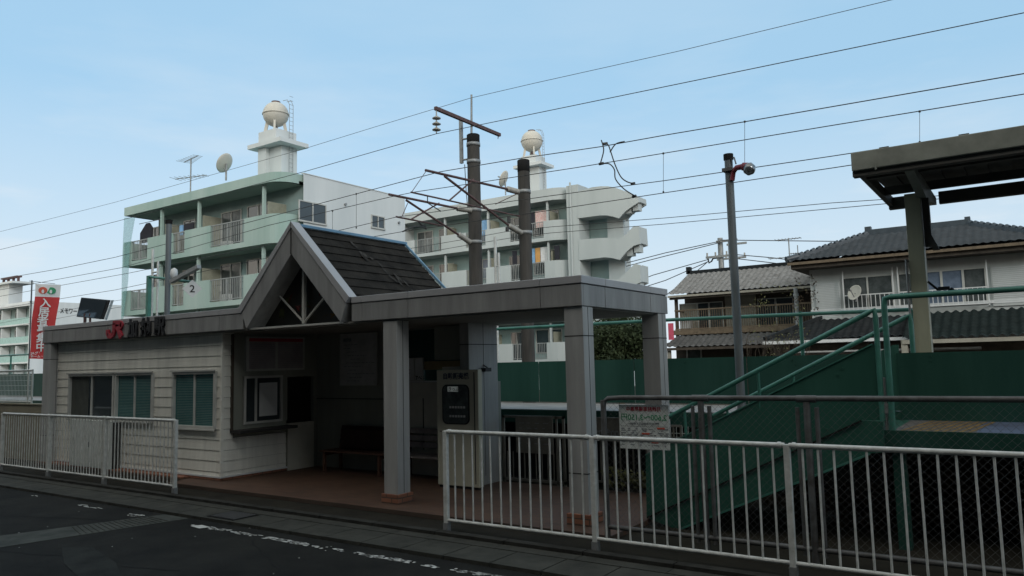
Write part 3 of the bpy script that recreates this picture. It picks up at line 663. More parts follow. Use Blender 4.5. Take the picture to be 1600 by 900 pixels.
for z in(.68,.72,.8,.84): b_.tube((-4.58,10.7,z),(-4.05,10.7,z),.004,6)
b_.build('mesh',M['gwhite2'],t); MB().tube((-4.6,10.7,0),(-4.6,10.7,.95),.02).build('post',M['gwhite2'],t)
o=clumps(MB(),(-5.0,10.25,.25),(.5,.12,.2),10,40,.04).build('green_shrub',M['leafy']); T(o,'small yellow green shrub behind the bars of the gate','shrub')
# ================================================================ left edge: mortar wall, white fence
o=MB().box(-30,-18.15,8.42,8.55,0,1.27).box(-30,-18.14,8.4,8.57,1.271,1.3).build('mortar_wall',M['wallb']); T(o,'low beige mortar wall left of the station building','wall')
t=thing('white_mesh_fence','white mesh fence panel standing on the beige wall at the far left','fence',(-20.5,8.48,1.3))
b_=MB()
for i in range(60): b_.tube((-24+i*.075,8.48,1.36),(-24+i*.075,8.48,2.05),.0045,4)
for z in(1.36,1.48,1.6,1.72,1.84,1.96,2.05): b_.tube((-24,8.475,z),(-19.6,8.475,z),.006,5)
b_.build('mesh',M['gwhite2'],t)
MB().tube((-24,8.48,1.34),(-19.55,8.48,1.34),.022).tube((-24,8.48,2.08),(-19.55,8.48,2.08),.022).build('fence_rail',M['gwhite2'],t)
for x in(-19.55,-19.75,-22.5): MB().tube((x,8.48,1.3),(x,8.48,2.1),.024).build('post',M['gwhite2'],t)
# ================================================================ platform canopy at the right
t=thing('platform_canopy','olive grey steel platform roof on a single column at the right edge of the view','canopy',(2,11,1.2))
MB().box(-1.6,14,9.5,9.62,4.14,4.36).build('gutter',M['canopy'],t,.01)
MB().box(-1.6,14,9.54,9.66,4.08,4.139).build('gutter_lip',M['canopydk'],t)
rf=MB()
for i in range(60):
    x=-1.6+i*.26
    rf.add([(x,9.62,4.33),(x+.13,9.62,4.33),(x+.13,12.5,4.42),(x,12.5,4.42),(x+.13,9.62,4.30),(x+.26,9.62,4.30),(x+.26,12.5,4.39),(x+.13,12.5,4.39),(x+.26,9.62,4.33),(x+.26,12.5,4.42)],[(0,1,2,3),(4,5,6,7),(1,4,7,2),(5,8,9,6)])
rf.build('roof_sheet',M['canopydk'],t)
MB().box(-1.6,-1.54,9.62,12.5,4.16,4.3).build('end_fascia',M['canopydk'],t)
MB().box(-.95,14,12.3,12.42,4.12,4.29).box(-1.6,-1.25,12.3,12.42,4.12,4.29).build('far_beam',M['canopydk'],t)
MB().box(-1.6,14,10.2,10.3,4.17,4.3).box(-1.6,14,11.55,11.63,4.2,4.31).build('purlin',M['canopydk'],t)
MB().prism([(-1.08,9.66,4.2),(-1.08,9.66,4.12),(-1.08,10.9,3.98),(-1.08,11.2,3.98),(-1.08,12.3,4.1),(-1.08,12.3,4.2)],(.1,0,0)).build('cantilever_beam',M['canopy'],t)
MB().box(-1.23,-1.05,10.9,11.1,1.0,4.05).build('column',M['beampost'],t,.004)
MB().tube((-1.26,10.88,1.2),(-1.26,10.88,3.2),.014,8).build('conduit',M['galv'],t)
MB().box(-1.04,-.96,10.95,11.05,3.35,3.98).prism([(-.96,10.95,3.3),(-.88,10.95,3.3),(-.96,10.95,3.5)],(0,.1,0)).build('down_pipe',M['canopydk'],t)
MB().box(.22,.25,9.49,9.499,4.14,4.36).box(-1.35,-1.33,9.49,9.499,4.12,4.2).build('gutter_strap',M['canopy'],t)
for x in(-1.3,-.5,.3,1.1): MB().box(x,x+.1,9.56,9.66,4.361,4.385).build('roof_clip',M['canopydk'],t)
o=MB().box(-.93,-.8,10.93,11.02,2.78,2.82).tube((-.93,10.97,2.78),(-1.04,10.97,2.9),.015).tube((-.8,10.97,2.79),(-.74,10.97,2.72),.03).build('security_camera',M['black']); T(o,'small black camera bracketed to the right side of the olive canopy column','camera')
# ================================================================ catenary poles
YP=18; X1=at(741,300,YP).x; X2=at(819,300,YP).x
w1=YP/ray(741,300).y; w2=YP/ray(819,300).y
def A1(x,y): return atx(x,y,X1)
def A2(x,y): return atx(x,y,X2)
def mpole(X,w,toppx,base,label,bands,d):
    z=at(*toppx,YP).z; r=d/2*w/F_PX
    t=thing('catenary_pole',label,'railway pole',(X,YP,0),'concrete poles carrying the overhead line' if False else None)
    MB().tube((X,YP,-.1),(X,YP,z-.35),r*1.12,20,r*1.0).build('shaft',M['conc_pole'],t)
    MB().lathe((X,YP,0),[(r*1.0,z-.35),(r*1.03,z-.345),(r*1.03,z-.02),(r*.9,z),(0.001,z)],20).build('dark_cap',M['dark'],t)
    for yb in bands:
        zb=at(toppx[0],yb,YP).z; MB().lathe((X,YP,0),[(r*1.0,zb-.05),(r*1.1,zb-.05),(r*1.1,zb+.05),(r*1.0,zb+.05)],20).build('band',M['galv'],t)
    return t,r
P1,r1=mpole(X1,w1,(741,210),0,'taller of the two weathered concrete railway poles, with an insulator arm on its top',[226,253,329,379],20)
P2,r2=mpole(X2,w2,(819,250),0,'shorter of the two weathered concrete railway poles, with a long black cap',[300,364],19)
def cant(P,A,segs,ins,extra,mt):
    c=D.objects.new('cantilever_bracket',None); COL.objects.link(c); c.parent=P; c.location=(0,0,0)
    for (a,b,r) in segs: MB().tube(A(*a),A(*b),r,8).build('bracket_tube',M[mt],c)
    for a,b in ins:
        p,q=A(*a),A(*b); L=(q-p).length; d=(q-p).normalized(); prof=[(.03,0)]
        n=7
        for i in range(n): prof+= [(.055,L*(i+.3)/n),(.085,L*(i+.5)/n),(.055,L*(i+.7)/n)]
        prof.append((.04,L)); MB().lathe(p,prof,12,d).build('insulator',M['insul'],c)
    for pts,r in extra: MB().path([A(*p) for p in pts],r,6).build('steady_arm',M['cable'],c)
cant(P1,A1,[((607.7,303.7),(717,326),.034),((634.7,312.8),(719,368.5),.032),((619,338.6),(692,353),.024),((686,317.5),(642.3,342.8),.022),((637,317.5),(628.5,337.4),.01)],
 [((714,325.5),(736,329)),((716,366),(735,379))],[([(629,362),(640.6,356),(652.4,353.8),(662.6,355.5),(666,358)],.018),([(654,347),(659,352),(664,353),(665,357)],.02)],'rust')
cant(P2,A2,[((665,266),(795,296),.034),((694.6,275.3),(796,353),.032),((642.3,300.3),(812,338),.022),((740,280.4),(702,313.3),.022),((666,267),(644,299),.008),((807.7,303),(774,319),.012)],
 [((792.5,295.2),(810,300)),((794,352),(815,364))],[([(664,306),(668,306),(668,317),(688.7,330)],.014),([(795,338),(795,348)],.05),([(792.5,355),(792.5,361)],.05)],'rust')
pp=at(725.5,224,YP-.1)
k=MB().bar(A1(680,169),A1(781,211),.09,.1).tube(A1(779,209),A1(778,217),.025,8,.01).build('feeder_arm',M['rust'],P1)
zt,zb=at(725.5,190,YP).z,at(725.5,257,YP).z; xx=at(725.5,220,YP).x
MB().box(xx-.045,xx+.045,YP-.2,YP-.11,zb,zt).tube((xx,YP-.15,zt-.6),(X1,YP-.1,zt-.6),.03).tube((xx,YP-.15,zb+.1),(X1,YP-.1,zb+.1),.03).build('arm_post',M['galv'],P1)
MB().tube((at(736.7,210,YP).x,YP,at(736.7,212,YP).z),(at(736.7,148,YP).x,YP,at(736.7,148,YP).z),.035,8,.03).build('lightning_rod',M['galv'],P1)
c0=A1(681.8,172); c1=A1(682,208)
il=MB().tube(c0,c1,.018,8)
for yy in(184,193,202): il.lathe(A1(682,yy),[(.02,.06),(.05,.04),(.125,-.01),(.12,-.03),(.03,-.04)],16)
il.build('insulator_string',M['insul'],P1)
MB().path([at(726,257,YP-.1),at(728.5,300,YP-.2),at(731,329,YP-.25)],.012,6).build('earth_lead',M['cable'],P1)
# ---- wires
def wire(name,label,pts,Y,r=.013,droppers=(),cat='wire',group=None):
    P=[at(x,y,Y) for x,y in pts]; o=MB().path(P,r*.78,5).build(name,M['cable']); T(o,label,cat)
    for x,y0,y1 in droppers:
        d=MB().tube(at(x,y0,Y),at(x,y1,Y-.2),.005,4).tube(at(x,y0-1.3,Y),at(x,y0+1.5,Y),.02,6).tube(at(x,y1-1.3,Y-.2),at(x,y1+1,Y-.2),.018,6).build('dropper',M['cable'],o)
    return o
wire('overhead_wire','thin topmost wire crossing the whole sky above the lightning rod of the taller concrete pole',[(-120,392),(0,362),(180,316),(480,231),(600,194),(736,153),(835,130),(1060,80),(1392,0),(1800,-90)],17.8,.01)
wire('overhead_wire','feeder wire hung from the insulator string of the taller concrete pole and crossing the sky',[(-120,418),(0,390),(180,346.5),(480,267),(600,232.5),(682,209),(920,160),(1250,92),(1600,20),(1800,-20)],16.3,.013)
YW=14.5
wire('messenger_wire','upper messenger wire resting on the higher cantilever bracket of the shorter concrete pole',[(-120,458),(0,436),(93,420),(180,402),(420,339),(600,291.5),(687,268.5),(810,248),(940,229),(1040,211),(1165,190),(1600,115),(1800,81)],YW,.013,[(1163.6,190,264),(556.7,303,356)])
wire('messenger_wire','lower messenger wire resting on the bracket tip of the taller concrete pole',[(-120,474),(0,453),(191,418),(420,352),(612,307.3),(648,300),(756,284),(900,262),(1040,239),(1300,196),(1600,147),(1800,114)],YW+.3,.012,[(1036.5,239.6,300),(1437,174,222),(519.5,329.5,362)])
wire('contact_wire','upper of the two wires that slope behind the left end of the canopy roof',[(-120,484),(0,463),(200,427),(523,361.7),(620,339),(688,330),(860,306),(1040,282),(1300,244),(1600,198),(1800,168)],YW-.2,.011)
wire('contact_wire','lower of the two wires that slope behind the left end of the canopy roof',[(-120,500),(0,482),(180,453),(480,390),(577,371),(630,361.7),(850,330),(1040,301),(1300,262.5),(1600,217),(1800,187)],YW+.1,.011)
wire('overhead_wire','thin low wire behind both concrete poles, upper of two low parallel wires',[(-120,520),(0,505),(180,470),(480,425),(637,389),(715,375.7),(791,362),(860,354.6),(1040,340.5),(1300,317),(1600,297),(1800,284)],24,.014)
wire('overhead_wire','thin low wire behind both concrete poles, lower of two low parallel wires',[(-120,529),(0,514),(180,481),(480,436),(642,398.5),(730,383),(809,370),(860,364),(1040,350),(1300,326),(1600,298.6),(1800,283)],24.4,.014)
t=thing('jumper_cable','drooping black cables joining the overhead wires above the outdoor stairs of the white block','cable',at(960,250,YW))
def jp(pts): 
    P=[at(x,y,YW-.05) for x,y in pts]; q=[]
    for i in range(len(P)-1):
        p0=P[max(i-1,0)];p3=P[min(i+2,len(P)-1)]
        for k in range(5):
            s=k/5; q.append(.5*((2*P[i])+(P[i+1]-p0)*s+(2*p0-5*P[i]+4*P[i+1]-p3)*s*s+(3*P[i]-p0-3*P[i+1]+p3)*s**3))
    q.append(P[-1]); MB().path(q,.014,5).build('cable',M['cable'],t)
jp([(939.5,219),(942,227),(943,237),(938,256)]); jp([(944,225),(950,226),(954,236),(961,257),(970,276),(980,284),(991,287)]); jp([(940,256),(952,256),(960,265),(962,280),(976,296),(993,306.5)]); jp([(976,221),(962,225),(953,238)])
MB().tube(at(942,225,YW),at(949,224,YW),.03,6).tube(at(936,256.4,YW),at(943,255,YW),.03,6).tube(at(986,287.6,YW),at(992,286.4,YW),.03,6).tube(at(988,307.2,YW),at(994,306,YW),.03,6).build('clamp',M['cable'],t)
# ================================================================ poles on the platform
def gpole(x,ytop,Y,d,zb,label,m='polegrey',name='lamp_post'):
    p=at(x,ytop,Y); w=Y/ray(x,ytop).y; r=d/2*w/F_PX
    t=thing(name,label,'pole',(p.x,Y,zb)); MB().tube((p.x,Y,zb),(p.x,Y,p.z),r,14).build('pole',M[m],t); return t,p,r
t,p,r=gpole(1138,244,11.4,12.5,1.2,'tall bluish grey pole with maroon lamp bracket near its top, rising behind the stair handrails')
MB().tube((p.x,11.4,p.z-.06),(p.x,11.4,p.z+.03),r*1.2,14).build('cap',M['dark'],t)
a=at(1144,262,11.4)
MB().path([at(1144,282,11.35),at(1146,268,11.35),at(1151,262,11.3),at(1160,260,11.3)],.04,8).build('lamp_bracket',M['redlamp'],t)
MB().lathe(at(1158,260,11.3),[(.03,0),(.06,.02),(.065,.1),(.05,.14)],14,V((1,0,-.25))).build('lamp_housing',M['redlamp'],t)
MB().lathe(at(1164,263,11.3),[(.03,0),(.08,.02),(.1,.08),(.07,.14),(.001,.17)],16,V((1,-.2,-.35))).build('lamp_glass',M['glasslamp'],t)
MB().path([at(1143,270,11.4),at(1142,248,11.35),at(1147,246,11.35),at(1150,256,11.3)],.012,6).box(p.x-r*1.3,p.x+r*1.3,11.3,11.5,p.z-.25,p.z-.2).build('cable_clip',M['wire'],t)
t,p,r=gpole(264,348,11.5,8.5,1.2,'grey pole with a slanted street lamp arm, in front of the pale green apartment block')
MB().tube((p.x,11.5,p.z-.03),(p.x,11.5,p.z+.07),r*1.25,12).build('cap',M['dark'],t)
MB().bar(at(268,440,11.4),at(311,416.5,11.4),.12,.1).build('lamp_arm',M['galv'],t); MB().lathe(at(271,437,11.4),[(.001,0),(.07,.03),(.1,.15),(.08,.27),(.001,.32)],14,V((.1,0,1))).build('lamp_bulb',M['paper'],t)
t=thing('platform_number_sign','green L-shaped post holding a white diamond plate with the number 2, behind the station lettering','sign',at(233,498,11.6))
MB().bar((at(233,432,11.6).x,11.6,1.2),at(233,431,11.6),.1,.1).tube(at(233,432.5,11.6),at(303,441,11.6),.035,10).build('post',M['gpipe2'],t)
dv=ray(300,451); u=V((dv.y,-dv.x,0)).normalized(); n=V((-dv.x,-dv.y,0)).normalized(); c=at(300.4,451,11.55); h=.24
MB().prism([c-u*h,c-V((0,0,h)),c+u*h,c+V((0,0,h))],-n*.015).build('plate',M['paper'],t)
text('2','numeral',.27,c+n*.004-V((0,0,.095)),u,(0,0,1),M['black'],t,.001,.004,align='CENTER')
for (a,b,c_,lab) in ((( 239,389),(247,408),11.8,'thin white pipe mast with short side pipe, standing left of the grey lamp pole'),((773.5,370),(779,395),13.9,'thin white pipe mast with short side pipe, standing between the two concrete railway poles')):
    p=at(*a,c_); q=at(*b,c_); t=thing('pipe_mast',lab,'mast',(p.x,c_,1.2)); MB().tube((p.x,c_,.0),p,.035,8).tube((q.x,c_,.0 if c_<12 else q.z-1.3),q,.03,8).tube((p.x,c_,q.z-.3),(q.x+.02,c_,q.z-.3),.025,8).build('pipe',M['gwhite'],t)
# platform mirror
dv=ray(145,482); u=V((dv.y,-dv.x,0)).normalized(); n=V((-dv.x,-dv.y,-.0)).normalized(); Y=10.45
t=thing('platform_mirror','rectangular tilted mirror on short posts above the roof edge, left of the red lettering','mirror',at(143,500,Y))
q=[at(121,464.5,Y),at(163.5,468.5,Y),at(159,499,Y),at(119.5,495,Y)]; q=[V((p.x,p.y+(.10 if i<2 else 0),p.z)) for i,p in enumerate(q)]
MB().prism([q[3],q[2],q[1],q[0]],(.02,.05,0)).build('mirror_back',M['black'],t); ce=sum(q,V())/4
mm=MB().prism([ce+(p-ce)*.93-V((0,.012,0)) for p in q[::-1]],(0,.006,0)).build('mirror_glass',M['mirror'],t)
MB().prism([q[1]+V((.02,.06,0)),at(177,469,Y+.3),at(166,500,Y+.2),q[2]+V((.02,.06,0))],(0,.02,0)).build('side_hood',M['paper'],t)
MB().tube((at(133,500,Y).x,Y+.02,1.2),at(133,490,Y+.02),.04).tube((at(141,500,Y).x,Y+.02,1.2),at(141,490,Y+.02),.03).build('post',M['rust'],t)
# banner
Y=10.6; dv=ray(66,500); u=V((dv.y,-dv.x,0)).normalized(); n=V((-dv.x,-dv.y,0)).normalized()
p0=at(50,438,Y); t=thing('banner_flag','tall red banner with white characters and a round emblem, on a thin pole','banner',(p0.x,Y,1.2))
MB().tube((p0.x,Y,0),p0,.022,8).tube(at(46,439,Y),at(86,443.5,Y)+n*0,.008,6).build('pole',M['polegrey'],t)
def fx_(s,z): # s 0..1 across, z world -> cloth point
    return
zt=at(54,443,Y).z; zb_=at(52,560,Y).z; Wt=.66
o0=V((p0.x,Y,0))+u*.09+n*.03
def cloth(s,h):  # h 0 top..1 bottom
    return o0+u*(s*Wt*(1-.13*h)-h*.09+.015*math.sin(h*9))+n*(.03*math.sin(s*4+h*6))+V((0,0,zt+(zb_-zt)*h-.03*s*h))
def clothmb(h0,h1,s0=0,s1=1,off=0):
    mb=MB(); nx,ny=8,24; vs=[cloth(s0+(s1-s0)*i/nx,h0+(h1-h0)*j/ny)+n*off for j in range(ny+1) for i in range(nx+1)]
    mb.add(vs,[(j*(nx+1)+i,(j+1)*(nx+1)+i,(j+1)*(nx+1)+i+1,j*(nx+1)+i+1) for j in range(ny) for i in range(nx)],True); return mb
clothmb(.17,1).build('red_cloth',M['flagred'],t); clothmb(0,.169).build('white_header',M['flagwhite'],t)
for s,m in((.3,'orangered'),(.62,'green')):
    c=cloth(s,.085)+n*.012; r_=.115; mb=MB(); pts=[c+u*(r_*(1.15 if s>.5 else 1)*math.cos(k*.314))+V((0,0,r_*math.sin(k*.314)*.9)) for k in range(20)]
    e=mb.prism(pts,-n*.004).build('emblem',M[m],t)
    c2=c+n*.005-V((0,0,.05)); mb=MB().prism([c2+u*(.035*math.cos(k*.628))+V((0,0,.06*math.sin(k*.628)+.02)) for k in range(10)],-n*.003).build('emblem_gap',M['flagwhite'],e)
for i,ch in enumerate('入居者募集中'):
    h=.215+i*.118; c=cloth(.47,h+.085)+n*.07
    text(ch,'banner_character',.29,c,u,(0,0,1),M['flagwhite'],t,.001,.007,align='CENTER')
text('JAグリーン','banner_lettering',.1,cloth(.04,.945)+n*.035,u,(0,0,1),M['flagwhite'],t,.001,.002); text('ホーム・住','banner_lettering',.085,cloth(.04,.985)+n*.035,u,(0,0,1),M['flagwhite'],t,.001,.002)
# ================================================================ apartment blocks
def win_(mb_f,mb_g,x0,x1,y,z0,z1,mull=True,f=.06):
    mb_g.box(x0,x1,y-.02,y-.005,z0,z1)
    mb_f.box(x0-f,x1+f,y-.06,y-.021,z1,z1+f).box(x0-f,x1+f,y-.06,y-.021,z0-f,z0).box(x0-f,x0,y-.06,y-.021,z0,z1).box(x1,x1+f,y-.06,y-.021,z0,z1)
    if mull: mb_f.box((x0+x1)/2-.03,(x0+x1)/2+.03,y-.06,y-.021,z0,z1)
def window(x0,x1,y,z0,z1,par,gm='glass',mull=True,f=.06):
    a,b=MB(),MB(); win_(a,b,x0,x1,y,z0,z1,mull,f); w=a.build('window',M['frame'],par); b.build('pane',M[gm],w); return w
def parapet(mb,x0,x1,yf,z0,z1,th=.15,round_r=0,yback=0):
    if not round_r: mb.box(x0,x1,yf,yf+th,z0,z1); return
    pts=[(x0,yf)]+[(x1-round_r+round_r*math.sin(R(a)),yf+round_r-round_r*math.cos(R(a))) for a in range(0,91,15)]
    if yback: pts.append((x1,yback))
    inn=[(x0,yf+th)]+[(x1-round_r+(round_r-th)*math.sin(R(a)),yf+round_r-(round_r-th)*math.cos(R(a))) for a in range(0,91,15)]
    if yback: inn.append((x1-th,yback))
    n=len(pts)
    vs=[(x,y,z) for z in(z0,z1) for x,y in pts+inn]; m=2*n
    fs=[]
    for i in range(n-1):
        fs+=[(i,i+1,m+i+1,m+i),(n+i+1,n+i,m+n+i,m+n+i+1),(m+i,m+i+1,m+n+i+1,m+n+i),(i+1,i,n+i,n+i+1)]
    fs+=[(0,m,m+n,n),(n-1,2*n-1,m+2*n-1,m+n-1)]
    mb.add(vs,fs,False)
def slab(mb,x0,x1,yf,yb,z0,z1,r):
    pts=[(x0,yb),(x0,yf)]+[(x1-r+r*math.sin(R(a)),yf+r-r*math.cos(R(a))) for a in range(0,91,15)]+[(x1,yb)]
    mb.prism([(x,y,z0) for x,y in pts[::-1]],(0,0,z1-z0))
def apartment(bld,Yf,xl,xr,xw,ztop,band,tops,rails,cols,rec,wall,wallrec,side,rr=1.0):
    # bld root; xl..xr balcony extent, xw = right wall end
    yr=Yf+rec
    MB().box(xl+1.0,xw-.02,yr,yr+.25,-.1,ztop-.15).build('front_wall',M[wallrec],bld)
    MB().box(xw-.25,xw,yr+.26 if rr else Yf,side,-.1,ztop-.02).build('side_wall',M[wall],bld)
    MB().box(xl+1.0,xl+1.25,yr+.26,side,-.1,ztop-.02).box(xl+1.26,xw-.26,side-.25,side,-.1,ztop-.02).build('rear_wall',M[wall],bld)
    mb=MB(); slab(mb,xl,xr,Yf+.16,yr+.3,ztop-band,ztop-band+.14,rr); parapet(mb,xl,xr,Yf,ztop-band-.0,ztop,.15,rr,yr+.3); mb.box(xl,xl+.15,Yf+.151,yr+.3,ztop-band,ztop)
    mb.box(xl+.16,xw-.3,yr+.31,side-.01,ztop-.3,ztop-.14); mb.build('roof',M[wall],bld)
    for zt in tops:
        zb=zt-1.42; s=MB(); slab(s,xl,xr,Yf+.151,yr-.001,zb,zb+.15,rr)
        segs=[]; c=xl
        for a,b in rails: segs.append((c,a)); c=b
        for a,b in segs: s.box(a,b,Yf,Yf+.15,zb,zt)
        parapet(s,c,xr,Yf,zb,zt,.15,rr,yr)
        for a,b in rails: s.box(a,b,Yf,Yf+.15,zb,zb+.26)
        s.box(xl,xl+.15,Yf+.151,yr,zb+.151,zt)
        bo=s.build('balcony',M[wall],bld)
        for a,b in rails:
            rl=MB().box(a,b,Yf+.03,Yf+.08,zt-.06,zt-.01).box(a,b,Yf+.03,Yf+.08,zb+.32,zb+.36).box((a+b)/2-.03,(a+b)/2+.03,Yf+.02,Yf+.09,zb+.27,zt-.02)
            n=int((b-a)/.14)
            for k in range(n): x=a+(k+.5)*(b-a)/n; rl.box(x-.014,x+.014,Yf+.045,Yf+.07,zb+.36,zt-.05)
            rl.build('railing',M['rail'],bo)
        for x in cols:
            MB().box(x-.07,x+.07,Yf+.2,Yf+.34,zt-.1,zt+1.56 if zt==tops[0] else zt+1.38).build('column',M[wall],bo)
            MB().box(x+.1,x+.14,Yf+.4,yr-.001,zb+.16,zt+.75).build('partition',M['beige'],bo)
A=thing('apartment_building','pale green four storey apartment block with curved balconies and a plain side wall','apartment building',(-35.5,27,0))
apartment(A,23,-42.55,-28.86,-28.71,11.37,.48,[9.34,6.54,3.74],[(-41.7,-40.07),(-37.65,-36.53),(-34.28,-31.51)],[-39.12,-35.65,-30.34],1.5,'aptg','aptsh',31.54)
# render side wall in white
MB().box(-28.709,-28.69,24.3,31.54,-.1,11.4).build('side_render',M['aptw'],A)
MB().box(-28.9,-28.66,24.3,31.56,11.401,11.44).build('side_coping',M['aptw'],A)
def sidewin(x,y0,y1,z0,z1,par):
    f=MB().box(x,x+.05,y0-.06,y1+.06,z1,z1+.06).box(x,x+.08,y0-.08,y1+.08,z0-.08,z0).box(x,x+.05,y0-.06,y0,z0,z1).box(x,x+.05,y1,y1+.06,z0,z1).box(x,x+.05,(y0+y1)/2-.03,(y0+y1)/2+.03,z0,z1).build('window',M['frame'],par)
    MB().box(x,x+.02,y0,(y0+y1)/2-.03,z0,z1).box(x,x+.02,(y0+y1)/2+.03,y1,z0,z1).build('pane',M['glass'],f)
for zo in(0,-2.8,-5.6): sidewin(-28.69,24.04,25.66,9.08+zo,10.0+zo,A); sidewin(-28.69,28.92,29.82,9.4+zo,10.0+zo,A)
MB().tube((-28.68,27.0,10.3),(-28.6,27,10.3),.07).tube((-28.68,31,9.9),(-28.6,31,9.9),.07).build('vent',M['galv'],A)
for zo in(0,-2.8,-5.6):
    window(-35.42,-33.79,24.5,7.95+zo,10.3+zo,A,'curtain'); window(-33.2,-31.5,24.5,9.45+zo,10.35+zo,A)
    window(-42.3,-41.5,24.5,8.0+zo,10.3+zo,A); window(-38.9,-37.9,24.5,8.0+zo,10.3+zo,A)
    # clothes drying and air-conditioner boxes
    MB().box(-35.0,-34.4,24.1,24.45,8.1+zo,8.7+zo).build('air_conditioner',M['framew'],A)
ln=thing('laundry','black clothes on the top balcony at the left end of the green block','laundry',(-40.9,23.4,10)); MB().tube((-42,23.6,10.45),(-39.3,23.6,10.45),.02).build('drying_pole',M['galv'],ln)
MB().prism([(-41.3,23.6,10.4),(-41.9,23.6,9.9),(-41.9,23.6,9.3),(-40.7,23.6,9.3),(-40.7,23.6,10.1),(-41,23.6,10.4)],(0,.08,0)).build('dark_clothes',M['cloth4'],ln)
ln=thing('laundry','blue and dark clothes on the green block top balcony, beside its narrow railing','laundry',(-38,23.4,10)); MB().tube((-38.8,23.6,9.9),(-36,23.6,9.9),.02).build('drying_pole',M['galv'],ln)
MB().box(-37.9,-37.6,23.55,23.62,9.3,9.85).build('blue_shirt',M['cloth1'],ln); MB().box(-37.5,-36.6,23.55,23.62,9.35,9.85).build('dark_clothes',M['cloth4'],ln)
# net at left end
nt=MB(); cols=[at(194,340,22.9),at(211,340,22.9),at(203,385,22.9),at(200,440,22.9),at(192,500,22.9),at(189,500,22.9),at(191,400,22.9)]
nt.prism([cols[6],cols[5],cols[4],cols[3],cols[2],cols[1],cols[0]],(0,.01,0)); o=nt.build('balcony_net',M['net']); T(o,'pale blue green net hanging down the left end of the green apartment block','net')
# roof tower with spherical tank
def tower(X,Y,z0,zs,w,label,th):
    t=thing('roof_tower',label,'water tower',(X,Y,z0))
    MB().box(X-w*.5,X-w*.1,Y-.5,Y+.5,z0-.2,zs).box(X-w*.1+.001,X+w*.5,Y-.25,Y+.75,z0-.2,zs).build('shaft',M['aptw'],t)
    MB().box(X-w*.85,X+w*.85,Y-.75,Y+1.05,zs,zs+.22).build('slab',M['aptw'],t)
    MB().box(X-w*.48,X+w*.42,Y-.5,Y+.8,zs+.221,zs+.85).build('upper_block',M['aptw'],t)
    zc=th; r=zc[1]
    MB().lathe((X,Y,zc[0]),[(r*math.sin(R(a)),-r*math.cos(R(a))) for a in range(0,181,10)],28).build('spherical_tank',M['tank'],t)
    MB().lathe((X,Y,zc[0]),[(r*.99,-.03),(r*1.05,-.03),(r*1.05,.03),(r*.99,.03)],28).build('tank_flange',M['tank'],t)
    MB().lathe((X,Y,zc[0]),[(.001,r+.04),(r*.35,r+.03),(r*.35,r*.9)],16).build('hatch',M['rust'],t)
    for k in range(4):
        a=R(45+90*k); MB().bar((X+math.cos(a)*r*.8,Y+math.sin(a)*r*.8,zs+.85),(X+math.cos(a)*r*.62,Y+math.sin(a)*r*.62,zc[0]-r*.6),.1,.16).build('leg',M['tank'],t)
    MB().tube((X,Y,zs+.85),(X,Y,zc[0]-r*.9),.07).build('outlet_pipe',M['rust'],t)
    l=MB(); x=X+w*.55; y=Y+.3
    for dy in(-.12,.12): l.path([(x,y+dy,z0),(x,y+dy,zc[0]+r*.6),(x-.15,y+dy,zc[0]+r*1.05),(x-.5,y+dy,zc[0]+r*1.1)],.015,5)
    for k in range(22): l.tube((x,y-.12,z0+.1+k*.22),(x,y+.12,z0+.1+k*.22),.01,4)
    l.build('ladder',M['galv'],t)
c=at(431,179,25); zs=at(430,232,25).z
tower(c.x,25,11.3,zs,1.55,'white roof tower with a cream spherical water tank on the green apartment block',(c.z,.655))
def dish(c,r,label,yaw_,el=35,bldpole=.9):
    t=thing('satellite_dish',label,'satellite dish',(c.x,c.y,c.z-bldpole))
    ax=V((math.cos(R(yaw_)),math.sin(R(yaw_)),math.tan(R(el)))).normalized()
    MB().lathe(c,[(.001,-.0),(r*.5,.05*r),(r*.85,.16*r),(r,.24*r),(r*.99,.26*r),(r*.84,.19*r),(r*.5,.08*r),(.001,.03)],24,ax).build('reflector',M['tank'],t)
    MB().tube(c,(c.x,c.y,c.z-bldpole),.05).build('mast',M['galv'],t); MB().tube(c-ax*.0+V((0,0,-r*.9)),c+ax*r*.9,.02).lathe(c+ax*r*.85,[(.05,0),(.05,.12)],8,ax).build('feed_arm',M['galv'],t)
dish(at(353.5,256,24.2),.55,'round satellite dish on the roof edge of the green apartment block',195,28)
def antenna(c,h,label,dirs,s=1):
    t=thing('tv_antenna',label,'antenna',(c.x,c.y,c.z-h)); MB().tube((c.x,c.y,c.z-h),c,.03*s,6).build('mast',M['galv'],t)
    for dz,L,ang in dirs:
        u=V((math.cos(R(ang)),math.sin(R(ang)),0)); v=V((-u.y,u.x,0)); b=MB(); p=c+V((0,0,dz)); b.tube(p-u*L*.5,p+u*L*.5,.02*s,5)
        for k in range(8): q=p+u*L*(-.48+k*.135); ll=.3*s*(1.2-k*.07); b.tube(q-v*ll,q+v*ll,.01*s,4)
        b.build('aerial',M['galv'],t)
antenna(at(298.5,247,24.5),2.4,'tv antenna with two aerials on the roof of the green apartment block',[(-.05,1.9,-10),(-1.1,2.2,15)],1.3)
